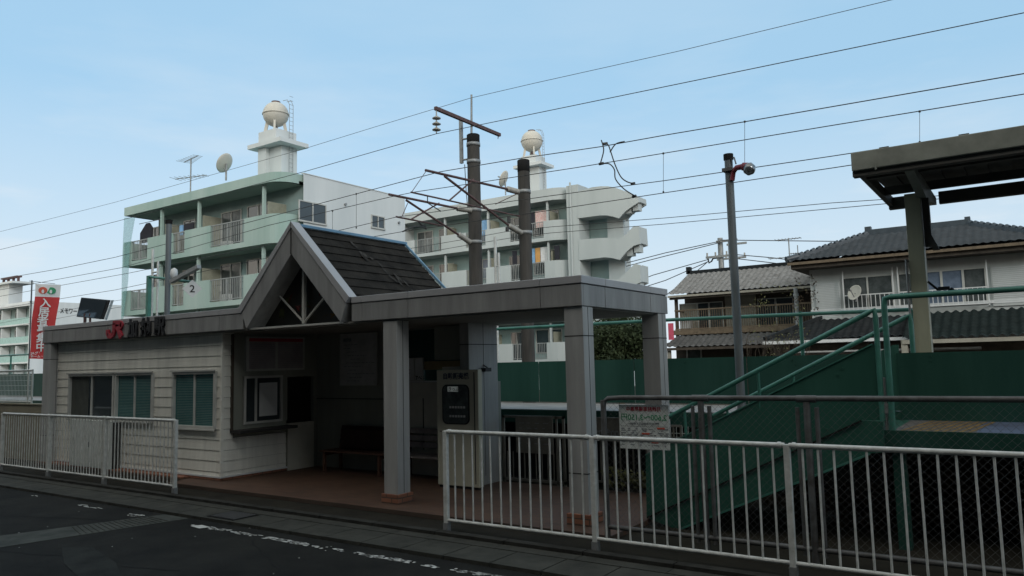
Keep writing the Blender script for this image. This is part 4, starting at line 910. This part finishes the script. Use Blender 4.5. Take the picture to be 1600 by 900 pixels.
# ---- second block
B=thing('apartment_building','white four storey apartment block with laundry on its balconies, behind the two concrete poles','apartment building',(-32,50,0))
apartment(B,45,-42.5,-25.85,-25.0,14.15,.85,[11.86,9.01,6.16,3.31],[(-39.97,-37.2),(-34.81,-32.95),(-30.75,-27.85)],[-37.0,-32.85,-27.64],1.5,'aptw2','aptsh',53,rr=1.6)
MB().box(-25.95,-25.02,45.05,46.49,-.1,14.1).build('corner_wall',M['aptw2'],B); MB().tube((-25.6,45.0,0),(-25.6,45.0,14.3),.07).build('down_pipe',M['aptw2'],B)
MB().box(-42.5,-41.3,45.1,47,-.1,14.1).build('left_wall',M['aptw2'],B)
for zo in(0,-2.85,-5.7,-8.55):
    window(-40.88,-39.31,46.5,10.55+zo,12.7+zo,B,'curtain'); window(-38.57,-37.2,46.5,10.55+zo,12.7+zo,B); window(-34.3,-33.1,46.5,11.3+zo,12.7+zo,B,'bluecurtain'); window(-31.8,-30.85,46.5,10.55+zo,12.7+zo,B); window(-29.6,-27.5,46.5,11.2+zo,12.8+zo,B)
    MB().box(-36.6,-35.7,46.1,46.45,10.8+zo,11.5+zo+.5).build('air_conditioner',M['beige'],B)
def towels(name,label,z,items,y=45.5):
    t=thing(name,label,'laundry',(items[0][0],y,z)); MB().tube((items[0][0]-.3,y,z),(items[-1][1]+.3,y,z),.02).build('drying_pole',M['galv'],t)
    for a,b,d,m in items: MB().box(a,b,y-.02,y+.02,z-d,z).build('towel',M[m],t)
towels('laundry','pink checked cloth and dark clothes on the top balcony of the white block',12.75,[(-29.9,-28.9,1.3,'cloth4'),(-28.8,-27.7,1.2,'cloth5')])
towels('laundry','row of blue, cream and orange towels hung on a balcony of the white block',10.1,[(-30.9,-30.5,1.0,'cloth4'),(-29.9,-29.45,1.1,'cloth3'),(-29.4,-28.95,1.1,'cloth1'),(-28.9,-28.5,1.1,'cloth6'),(-28.45,-27.9,1.1,'cloth3'),(-27.3,-26.9,1.0,'cloth4')])
towels('laundry','single blue towel on the white block top balcony, between the two concrete poles',12.75,[(-33.6,-33.1,1.2,'cloth1')])
# stair tower with stepped curved balustrades, drawn as front panels in the plane Y=45
st=B
def facp(px,Y=45): return [at(x,y,Y) for x,y in px]
ya,yb=45.0,46.1
P_top=facp([(903,299),(912,296.5),(925,292.5),(938,291),(950,291),(962,293.5),(975,298),(997,307),(998,316),(984,325),(976,331),(967,341),(958,338.5),(948,336.5),(938,336.5),(903,341)])
P_mid=facp([(904,375),(918,373.5),(935,372),(948,371.5),(957,373),(965,375),(978,366),(990,353),(998,353.5),(1000,381),(990,384),(979,393),(968,406),(956,403),(945,402),(905,406.5)])
P_low=facp([(904,437),(920,436),(945,435.5),(966,437),(992,412),(1000,414),(1001,441),(990,446),(975,470),(905,470)])
P_bot=facp([(904,498),(945,497),(966,499),(992,474),(1001,476),(1001,503),(985,520),(905,530)])
for P in(P_top,P_mid,P_low,P_bot):
    MB().prism(P[::-1],(0,.15,0)).build('stair_balustrade',M['aptw2'],B)
    MB().prism([p+V((0,yb-ya,0)) for p in P[::-1]],(0,.15,0)).build('stair_balustrade',M['aptw2'],B)
    xs=[p.x for p in P]; e=max(P,key=lambda p:p.x)
    k=len(P)//2
    zlo=P[-1].z; xf=at(967,400,45).x
    MB().box(P[-1].x+.03,xf-.3,ya+.151,yb-.001,zlo+.02,zlo+.18).build('stair_landing',M['aptw2'],B)
    e=[p for p in P if p.x>max(xs)-.12]; zt_e=max(p.z for p in e); zb_e=min(p.z for p in e); x1=max(xs)-.02; x0=xf
    b=MB().prism([(x0,ya+.151,zlo+.2),(x1,ya+.151,zb_e+.06),(x1,ya+.151,zb_e+.3),(x0,ya+.151,zlo+.45)],(0,yb-ya-.152,0)).box(x1-.12,x1,ya+.151,yb-.001,zb_e+.3,zt_e-.02)
    for q_ in(.45,.8): xx_=x0+(x1-x0)*q_; zz_2=zlo+.2+(zb_e-zlo-.14)*q_; b.box(xx_-.25,xx_+.15,ya+.3,yb-.25,zz_2-.45,zz_2+.1)
    b.build('stair_flight',M['aptw2'],B)
xf0,xf1=at(943,360,46.2).x,at(967,360,46.2).x
MB().box(-25.0,xf0+.3,46.6,46.8,-.1,13.2).build('stair_wall',M['aptsh'],B)
MB().box(xf0+.3,xf1+.35,46.2,46.4,-.1,12.9).build('stair_core',M['aptw2'],B)
c=at(831,221,46.5); zs=at(831,263,46.5).z
tower(c.x,46.5,14.0,zs,1.45,'white roof tower with a cream round tank on the block behind the railway poles',(c.z,.8))
dish(at(789.5,280,45.5),.62,'round satellite dish on the roof of the white apartment block beside the shorter concrete pole',190,25,1.2)
# ---- third block, far left
Cc=thing('apartment_building','distant white apartment block with black lettering on its side wall, behind the red banner','apartment building',(-130,55,0))
xs_=-123.68
zt3=at(48,470,53).z
MB().box(-170,xs_-.3,54.5,70,-.1,zt3-.3).build('rear_wall',M['aptsh'],Cc); MB().box(xs_-.3,xs_,53.0,72,-.1,zt3).build('side_wall',M['aptw'],Cc)
MB().box(-170,xs_-.31,52.8,70,zt3-.7,zt3-.3).box(-170,xs_,53,53.2,zt3-.299,zt3).build('roof',M['aptw'],Cc)
for k,y in enumerate((507.5,537,567,597)):
    z=at(30,y,53).z; MB().box(-170,xs_-.31,53,54.49,z-.12,z+.12).build('balcony_slab',M['aptw'],Cc)
    MB().box(-170,xs_-.31,53.05,53.12,z+.12,z+1.05).build('balcony_screen',mat('green_glass_screen%d'%k,(.3,.5,.47),.4),Cc)
    for x in(-149.5,-140.5,-133.7,-128.5): MB().box(x-.15,x+.15,53.2,54.4,z+.13,z+2.6).build('partition',M['aptw'],Cc)
    for x in(-146,-137,-131,-126): window(x-1,x+1,54.49,z+.2,z+2.2,Cc)
text('メモワール','wall_lettering',1.0,(xs_+.03,at(95,486,53).y+0.0,0) if False else atx(93,489,xs_)+V((.05,0,0)),(0,1,0),(0,0,1),M['black'],Cc,.01,.02,sx=.66)
tc=at(17,456,55); MB().box(tc.x-1.7,tc.x+1.7,54,56,zt3-.3,at(17,446,55).z).box(tc.x-4,tc.x+4.2,53.4,56.6,at(17,446,55).z,at(17,443,55).z).build('roof_tower',M['aptw'],Cc)
ft=MB(); zz0=at(17,443,55).z
for dx in(-2.6,-.9,.9,2.6): ft.box(tc.x+dx-.15,tc.x+dx+.15,54.8,55.1,zz0,zz0+.8)
ft.box(tc.x-2.8,tc.x+2.8,54.6,55.4,zz0+.8,zz0+1.05); ft.build('tower_frame',M['rust'],Cc)
MB().box(-123,-100,76,77,-.1,6.5).prism([(-125,70,8.0),(-125,77,6.8),(-95,77,6.8),(-95,70,8.0)],(0,0,.2)).build('annex_roof',M['galv'],Cc) if False else None
# ================================================================ houses at the right
H=thing('tiled_house','old two storey house with grey tiled gable roof, dark timber front and brown balcony rail','house',(-11.5,38,0))
ye=36.0; zr,ze=6.5,5.16; xl,xr=-15.0,-6.6
rf=MB(); tile_face(rf,(xl,ye,ze),(xr,ye,ze),(xr,39,zr),(xl,39,zr),du=.27,rows=16,amp=.022,step=.06); tile_face(rf,(xr,42,ze),(xl,42,ze),(xl,39,zr),(xr,39,zr),du=.3,rows=6,amp=.03)
ro=rf.build('roof',M['tileg'],H)
MB().bar((xl-.02,39,zr+.06),(xr,39,zr+.06),.3,.2).box(xl-.1,xl+.12,38.85,39.15,zr,zr+.38).build('ridge',M['tiled'],ro)
MB().box(xl,xr,ye-.08,ye+.02,ze-.12,ze-.02).build('gutter',M['framew'] if False else M['plaster'],ro); MB().box(xl+.05,xr,ye+.03,ye+.2,ze-.22,ze-.05).build('eave_board',M['woodd'],ro)
MB().box(xl+.35,xr,37.3,41.5,0,ze-.1).prism([(xl+.35,37.3,ze-.1),(xl+.35,40.7,ze-.1),(xl+.35,39,zr-.15)],(.2,0,0)).build('wall',M['woodd'],H)
MB().box(at(1132,450,37.29).x,at(1180,450,37.29).x,37.24,37.299,3.0,ze-.12).build('plaster_panel',M['plaster'],H)
for a,b,m in((1062,1090,'plaster'),(1090,1108,'glass'),(1108,1130,'curtain'),(1184,1212,'glass'),(1212,1240,'glass')):
    window(at(a,450,37.29).x,at(b,450,37.29).x-.08,37.28,3.1 if m!='plaster' else 3.0,4.75,H,m,False,.04)
br=MB(); za,zb=at(1100,483,36.3).z,at(1100,513,36.3).z
br.box(xl+.2,xr,36.25,36.32,za-.04,za+.03).box(xl+.2,xr,36.25,36.32,za-.45,za-.42).box(xl+.2,xr,36.25,36.32,zb-.03,zb+.03)
for k in range(74): x=xl+.25+k*.112; br.box(x-.012,x+.012,36.27,36.3,zb,za-.04)
br.build('balcony_rail',M['timber'],H); MB().box(xl+.1,xr,36.2,37.29,zb-.28,zb-.04).build('balcony_floor',M['timber'],H)
MB().box(xl+.2,xl+.34,36.3,36.44,0,ze-.1).box(xl+.2,xl+.3,36.5,37.3,za-.05,za).build('post',M['woodd'],H)
MB().box(at(1064,495,36.6).x,at(1079,495,36.6).x,36.5,36.8,zb,zb+.55).build('air_conditioner',M['framew'],H)
rf=MB(); tile_face(rf,(xl-.1,34.9,at(1050,543,34.9).z),(xr+1,34.9,at(1050,543,34.9).z),(xr+1,36.4,at(1060,524,36.4).z),(xl+.4,36.4,at(1060,524,36.4).z),du=.3,rows=6,amp=.03)
ro=rf.build('lower_roof',M['tilem'],H); z=at(1050,543,34.9).z; MB().box(xl-.1,xr+1,34.86,34.95,z-.14,z-.02).build('gutter',M['woodd'],ro)
MB().box(xl+.3,xr+1,36.0,36.19,0,z+.2).build('lower_wall',M['woodd'],H); window(at(1075,552,36).x,at(1095,552,36).x,36.0,1.2,2.4,H,'curtain',False); MB().box(xl+.25,xl+.4,35.0,35.15,0,z-.14).build('post',M['plaster'],H)
H2=thing('tiled_house','white walled house with blue grey tiled hip roof and railed windows, behind the canopy column','house',(-3,36,0))
ze=5.93; zr=7.12; xa,xb=-8.3,1.1; y0,ym,y1=33,35.8,38.6; ra,rb=-5.5,-1.85
rf=MB(); tile_face(rf,(xa,y0,ze),(xb,y0,ze),(rb,ym,zr),(ra,ym,zr),du=.28,rows=13,amp=.018,step=.085); tile_face(rf,(xb,y1,ze),(xa,y1,ze),(ra,ym,zr),(rb,ym,zr),rows=6)
tile_face(rf,(xb,y0,ze),(xb,y1,ze),(rb,ym,zr),(rb,ym,zr),rows=10); tile_face(rf,(xa,y1,ze),(xa,y0,ze),(ra,ym,zr),(ra,ym,zr),rows=10)
ro=rf.build('roof',M['tileb'],H2)
ri=MB(); ri.bar((ra,ym,zr+.1),(rb,ym,zr+.1),.3,.28)
for p,q in(((ra,ym,zr+.06),(xa,y0,ze+.08)),((rb,ym,zr+.06),(xb,y0,ze+.08))):
    p,q=V(p),V(q); ri.bar(p,q,.24,.16)
    for k in range(14): c=p.lerp(q,(k+.5)/14); ri.tube(c-(q-p).normalized()*.02+V((0,0,.1)),c+(q-p).normalized()*.14+V((0,0,.06)),.1,8)
ri.box(ra-.15,ra+.1,ym-.15,ym+.15,zr+.1,zr+.38).box(rb-.05,rb+.15,ym-.15,ym+.15,zr+.1,zr+.34).tube((xa-.05,y0-.03,ze+.12),(xa+.35,y0+.3,ze+.25),.14,10)
ri.build('ridge',M['tileb'],ro)
MB().box(xa,xb,y0-.1,y0+.0,ze-.14,ze-.03).build('gutter',M['timber'],ro); MB().box(xa+.1,xb-.1,y0+.05,y1-.1,ze-.3,ze-.06).build('eave_soffit',M['woodd'],ro)
yw=33.95; xw0=at(1265,430,yw).x
MB().box(xw0,xb-.8,yw,38,0,ze-.301).build('wall',M['hwall'],H2)
def W2(a,b,y): return at(a,y,yw).x
zt_,zb_2=at(1356,433,yw).z,at(1356,466,yw).z
zt2,zb2=at(1474,425,yw).z,at(1474,459,yw).z
window(at(1319,450,yw).x,at(1394,450,yw).x,yw,zb_2-.45,zt_,H2,'curtain'); 
for a,b,m in((1406,1426,'curtain'),(1428,1472,'bluecurtain'),(1474,1506,'bluecurtain'),(1508,1542,'curtain')): window(at(a,450,yw).x,at(b,450,yw).x-.04,yw,zb_2-.45,zt_,H2,m,False,.04)
MB().box(at(1274,450,yw).x,at(1313,450,yw).x,yw-.06,yw-.001,zb_2-.9,zt_-.1).build('shutter_box',M['hwall'],H2); MB().box(at(1550,450,yw).x,xb-.9,yw-.06,yw-.001,zb_2-.6,zt_+.05).build('shutter_box',M['hwall'],H2)
sb=MB(); sc2=MB()
for i in range(26): 
    z=zb_2-.85+i*.07
    if z<zt_-.12: sb.box(at(1275,450,yw).x,at(1312,450,yw).x,yw-.075,yw-.061,z,z+.035)
    if z>zb_2-.55 and z<zt_: sc2.box(at(1552,450,yw).x,xb-.95,yw-.075,yw-.061,z,z+.035)
sb.build('shutter_slat',M['shutter'],H2); sc2.build('shutter_slat',M['shutter'],H2)
for a,b in((1318,1396),(1404,1544)):
    r_=MB(); x0,x1=at(a,450,yw-.25).x,at(b,450,yw-.25).x; r_.box(x0,x1,yw-.3,yw-.26,zb_2+.12,zb_2+.16).box(x0,x1,yw-.3,yw-.26,zb_2-.5,zb_2-.46)
    n=int((x1-x0)/.16)
    for k in range(n+1): x=x0+(x1-x0)*k/n; r_.box(x-.012,x+.012,yw-.29,yw-.27,zb_2-.46,zb_2+.12)
    for x in(x0,x1): r_.box(x-.02,x+.02,yw-.3,yw-.02,zb_2-.6,zb_2-.56).box(x-.02,x+.02,yw-.3,yw-.26,zb_2-.6,zt_+.3)
    r_.build('window_rail',M['framew'],H2)
MB().box(xw0-.02,xb-.8,yw-.07,yw-.001,at(1400,478,yw).z-.1,at(1400,478,yw).z+.02).build('string_course',M['framew'],H2)
zA=at(1300,507,33.6).z; zB=at(1300,530,32.3).z
rf=MB(); tile_face(rf,(-9.2,31.9,2.62),(1.2,31.9,2.62),(1.2,yw-.02,3.5),(-7.3,yw-.02,3.5),du=.28,rows=8,amp=.03,step=.045); ro=rf.build('lower_roof',M['tiled'],H2)
MB().box(-9.2,1.2,31.82,31.9,2.48,2.6).build('gutter',M['framew'],ro); MB().bar((-7.3,yw,3.58),(-9.15,31.95,2.72),.2,.14).build('ridge',M['tiled'],ro)
rf=MB(); tile_face(rf,(-3.9,30.9,2.48),(1.2,30.9,2.48),(1.2,33.6,3.55),(-3.9,33.6,3.55),du=.3,rows=9,amp=.045,step=.05); rf.build('porch_roof',mat('green_black_tile',(.02,.03,.03),.8,scale=3,col2=(.01,.015,.015),spec=.15),H2)
MB().box(-3.95,-3.75,30.95,31.2,1.8,2.48).box(-3.9,1.2,30.9,31,2.32,2.46).build('porch_beam',M['plaster'],H2)
MB().box(-9,1.2,32.6,33.9,0,2.47).build('lower_wall',M['woodd'],H2)
MB().box(-7.9,-1.5,31.7,31.78,2.05,2.12).box(-7.9,-1.5,31.3,31.7,2.1,2.16).build('awning',M['deck'],H2)
o=at(1337,458,33.5); dish(o,.33,'small white satellite dish on the window rail of the white walled house',-120,20,.35)
antenna(at(1232,372,38.5),1.6,'thin tv antenna on the roof between the two tiled houses',[(-.05,1.2,0),(-.95,2.0,5)],1.1)
antenna(at(1246,383,39),1.3,'second smaller tv antenna on the roof, right of the thin tv antenna',[(-.4,.8,0)],.9)
t=thing('vent_pipe','grey vent pipe with a collar at the right end of the timber house','pipe',(at(1244,450,35).x,35,0)); x=at(1243,450,35).x; MB().tube((x,35,0),(x,35,at(1243,450,35).z),.09,10).tube((x,35,at(1243,463,35).z),(x,35,at(1243,459,35).z),.12,10).build('pipe',M['galv'],t)
# utility pole with crossarms and service wires behind the timber house
YU=52
for xp,yt,lab in((1125,372,'grey utility pole with crossarm and cables behind the timber house roof'),(1141,377,'partly hidden utility pole standing right behind the bluish grey lamp pole')):
    p=at(xp,yt,YU+(0 if xp==1125 else 4)); t=thing('utility_pole',lab,'utility pole',(p.x,p.y,0)); MB().tube((p.x,p.y,0),p,.24,12,.18).build('pole',M['polegrey'] if False else M['galv'],t)
    MB().box(p.x-1.0,p.x+1.2,p.y-.3,p.y-.2,p.z-1.4,p.z-1.25).box(p.x-.2,p.x+1.3,p.y-.3,p.y-.2,p.z-.35,p.z-.2).build('crossarm',M['galv'],t)
    for dx in(-.9,-.3,.5,1.1): MB().tube((p.x+dx,p.y-.25,p.z-1.25),(p.x+dx,p.y-.25,p.z-1.0),.06,8).build('insulator',M['insul'],t)
    if xp==1125: MB().path([at(1106,404,YU),at(1108,411,YU),at(1112,408,YU),at(1114,404,YU),at(1121,403,YU)],.06,6).build('cable_loop',M['cable'],t)
for k,(pts,lab) in enumerate([([(940,421),(1040,395),(1125,377)],'upper service cable running left from the utility pole top'),([(940,426),(1040,400),(1125,379)],'lower service cable running left from the utility pole top'),
  ([(940,462),(1020,430),(1108,405)],'cable sloping down left from the utility pole loop, upper one'),([(940,470),(1040,438),(1106,409)],'cable sloping down left from the utility pole loop, middle one'),([(1028,470),(1070,440),(1107,408)],'steepest cable falling left from the utility pole loop'),
  ([(1125,375),(1300,377),(1360,378),(1500,372)],'service cable running right from the utility pole behind the blue grey roof'),([(1141,397),(1210,403),(1280,412)],'slack wire running right from the utility pole, upper one'),([(1141,403),(1210,411),(1270,420)],'slack wire running right from the utility pole, lower one')]):
    o=MB().path([at(x,y,YU-.5) for x,y in pts],.03,5).build('service_wire',M['cable']); T(o,lab,'wire')
# tree and climbing plant
random.seed(31)
t=thing('evergreen_tree','dense dark evergreen tree seen between the two right station pillars','tree',(at(965,530,31).x,31,0)); c=at(968,532,31)
clumps(MB(),c,(2.1,1.3,1.5),130,110,.085).build('crown',M['leaf'],t); b=MB().tube((c.x,31,0),(c.x,31,c.z),.16,8,.07)
for k in range(6): a=k*1.05; b.tube((c.x,31,c.z-1.2),(c.x+math.cos(a)*1.1,31+math.sin(a)*.7,c.z+.5),.05,6,.02)
b.build('trunk',M['bark'],t)
t=thing('bare_shrub','straggly shrub with yellowing leaves in front of the two tiled houses','shrub',(at(1225,540,30).x,30,0)); b=MB()
for k in range(46):
    p=at(random.uniform(1170,1262),562,30); x=p.x; z=1.2; pts=[V((x,30+random.uniform(-.4,.4),z))]
    for j in range(5): pts.append(pts[-1]+V((random.uniform(-.14,.14),random.uniform(-.08,.08),random.uniform(.15,.42))))
    b.path(pts,.008,4)
b.build('stems',M['bark'],t); lf=MB(); 
for k in range(30):
    p=at(random.uniform(1175,1262),random.uniform(430,556),30); leaves(lf,p,(.22,.2,.22),9,.045,0)
lf.build('foliage',M['leafy'],t)
t=thing('climbing_plant','climbing plant with dark leaves on the corner between the two tiled houses','climbing plant',(at(1270,450,33.8).x,33.8,2.5)); lf=MB()
for k in range(26): p=at(random.choice([1272,1270,1266,1246,1250])+random.uniform(-5,6),random.uniform(432,508),33.7); leaves(lf,p,(.12,.1,.14),8,.05,0)
lf.build('foliage',M['leafb'],t)
o=MB().box(at(1044,515,35).x,at(1052,515,35).x,35,35.05,at(1048,531,35).z,at(1048,505,35).z).build('pink_banner',mat('pink_cloth',(.6,.1,.16),.8)); T(o,'small pink red banner left of the timber house balcony','banner')
# ================================================================ unseen building added behind the camera to shade the road
t=thing('shade_building','long plain unseen building added across the road to shade the street','building',(-8,-11,0))
MB().box(-60,45,-16,-5.0,-.1,15.5).build('wall',M['concw'],t)
for k in range(26):
    for z in(1.0,4.2,7.4,10.6): x=-58+k*4; w=MB().box(x,x+2,-4.99,-4.93,z,z+1.5).build('window',M['glass'],t)
MB().box(-60.3,45.3,-16.3,-4.4,15.5,15.9).build('roof',M['concw'],t)
# ================================================================ sky and sun
w=D.worlds.new('World'); SC.world=w; w.use_nodes=True; n=w.node_tree.nodes; l=w.node_tree.links; bg=n['Background']
SUN_EL,SUN_AZ=22,122      # azimuth clockwise from +Y (north)
sk=n.new('ShaderNodeTexSky'); sk.sky_type='NISHITA'; sk.sun_disc=False; sk.sun_elevation=R(SUN_EL); sk.sun_rotation=R(SUN_AZ); sk.altitude=50; sk.air_density=1.0; sk.dust_density=1.2; sk.ozone_density=1.2
tc=n.new('ShaderNodeTexCoord'); mp=n.new('ShaderNodeMapping'); mp.inputs['Scale'].default_value=(1,1,4.5); l.new(tc.outputs['Generated'],mp.inputs[0])
no=n.new('ShaderNodeTexNoise'); no.inputs['Scale'].default_value=2.2; no.inputs['Detail'].default_value=9; no.inputs['Roughness'].default_value=.55; l.new(mp.outputs[0],no.inputs['Vector'])
cr=n.new('ShaderNodeValToRGB'); cr.color_ramp.elements[0].position=.42; cr.color_ramp.elements[1].position=.66; l.new(no.outputs['Fac'],cr.inputs[0])
sp=n.new('ShaderNodeSeparateXYZ'); l.new(tc.outputs['Generated'],sp.inputs[0])
mr=n.new('ShaderNodeMapRange'); mr.inputs['From Min'].default_value=.02; mr.inputs['From Max'].default_value=.42; mr.inputs['To Min'].default_value=1.0; mr.inputs['To Max'].default_value=.1; l.new(sp.outputs['Z'],mr.inputs[0])
mu=n.new('ShaderNodeMath'); mu.operation='MULTIPLY'; l.new(cr.outputs[0],mu.inputs[0]); l.new(mr.outputs[0],mu.inputs[1])
ha=n.new('ShaderNodeMapRange'); ha.inputs['From Min'].default_value=.0; ha.inputs['From Max'].default_value=.33; ha.inputs['To Min'].default_value=.95; ha.inputs['To Max'].default_value=.0; l.new(sp.outputs['Z'],ha.inputs[0])
mx2=n.new('ShaderNodeMath'); mx2.operation='MAXIMUM'; l.new(mu.outputs[0],mx2.inputs[0]); l.new(ha.outputs[0],mx2.inputs[1])
mx=n.new('ShaderNodeMixRGB'); l.new(mx2.outputs[0],mx.inputs[0]); 
ve=n.new('ShaderNodeMixRGB'); 
dy=n.new('ShaderNodeMapRange'); dy.inputs['From Min'].default_value=-.5; dy.inputs['From Max'].default_value=.35; dy.inputs['To Min'].default_value=.85; dy.inputs['To Max'].default_value=.8; l.new(sp.outputs['Y'],dy.inputs[0]); l.new(dy.outputs[0],ve.inputs[0]); l.new(sk.outputs[0],ve.inputs[1]); ve.inputs[2].default_value=(3.6,5.9,7.9,1); l.new(ve.outputs[0],mx.inputs[1]); mx.inputs[2].default_value=(6.55,7.15,7.6,1)
gy_=n.new('ShaderNodeMapRange'); gy_.inputs['From Min'].default_value=-.7; gy_.inputs['From Max'].default_value=.1; gy_.inputs['To Min'].default_value=1.0; gy_.inputs['To Max'].default_value=0.0; l.new(sp.outputs['Y'],gy_.inputs[0])
sc_=n.new('ShaderNodeMixRGB'); l.new(gy_.outputs[0],sc_.inputs[0]); sc_.inputs[1].default_value=(1,1,1,1); sc_.inputs[2].default_value=(2.75,2.05,1.55,1)
s2=n.new('ShaderNodeVectorMath'); s2.operation='MULTIPLY'; zr_=n.new('ShaderNodeMapRange'); zr_.inputs['From Min'].default_value=.55; zr_.inputs['From Max'].default_value=.85; zr_.inputs['To Min'].default_value=0; zr_.inputs['To Max'].default_value=.8; l.new(sp.outputs['Z'],zr_.inputs[0])
ov=n.new('ShaderNodeMixRGB'); l.new(zr_.outputs[0],ov.inputs[0]); l.new(mx.outputs[0],ov.inputs[1]); ov.inputs[2].default_value=(5.6,6.2,6.5,1); l.new(ov.outputs[0],s2.inputs[0]); l.new(sc_.outputs[0],s2.inputs[1]); l.new(s2.outputs[0],bg.inputs[0]); bg.inputs[1].default_value=.12
s=D.lights.new('sun','SUN'); s.energy=.9; s.angle=R(14); s.color=(1,.98,.95); so=D.objects.new('sun',s); COL.objects.link(so)
az,el=R(SUN_AZ),R(SUN_EL); sd_=V((math.sin(az)*math.cos(el),math.cos(az)*math.cos(el),math.sin(el))); so.rotation_euler=sd_.to_track_quat('Z','Y').to_euler(); so.location=sd_*50
SC.view_settings.view_transform='Standard'; SC.view_settings.look='None'; SC.view_settings.exposure=.0; SC.view_settings.gamma=1
SC.render.engine='CYCLES'; SC.cycles.max_bounces=5; SC.cycles.diffuse_bounces=3; SC.cycles.transparent_max_bounces=6

GR={'guard rail':'white guard rails along the road','railway pole':'concrete poles carrying the overhead line','wire':'overhead wires','laundry':'laundry on the apartment balconies','notice board':'notice boards in and behind the station','apartment building':'apartment blocks behind the railway','house':'tiled houses behind the platform','water tower':'roof towers with round water tanks','satellite dish':'satellite dishes','antenna':'tv antennas on the house roofs','utility pole':'utility poles behind the houses','bench':'benches against the back wall','mast':'white pipe masts','fence':'fences around the station','camera':'small black cameras','shrub':'shrubs','wall':'low walls'}
for o in list(SC.objects):
    if o.parent is None and o.get('category') in GR: o['group']=GR[o['category']]
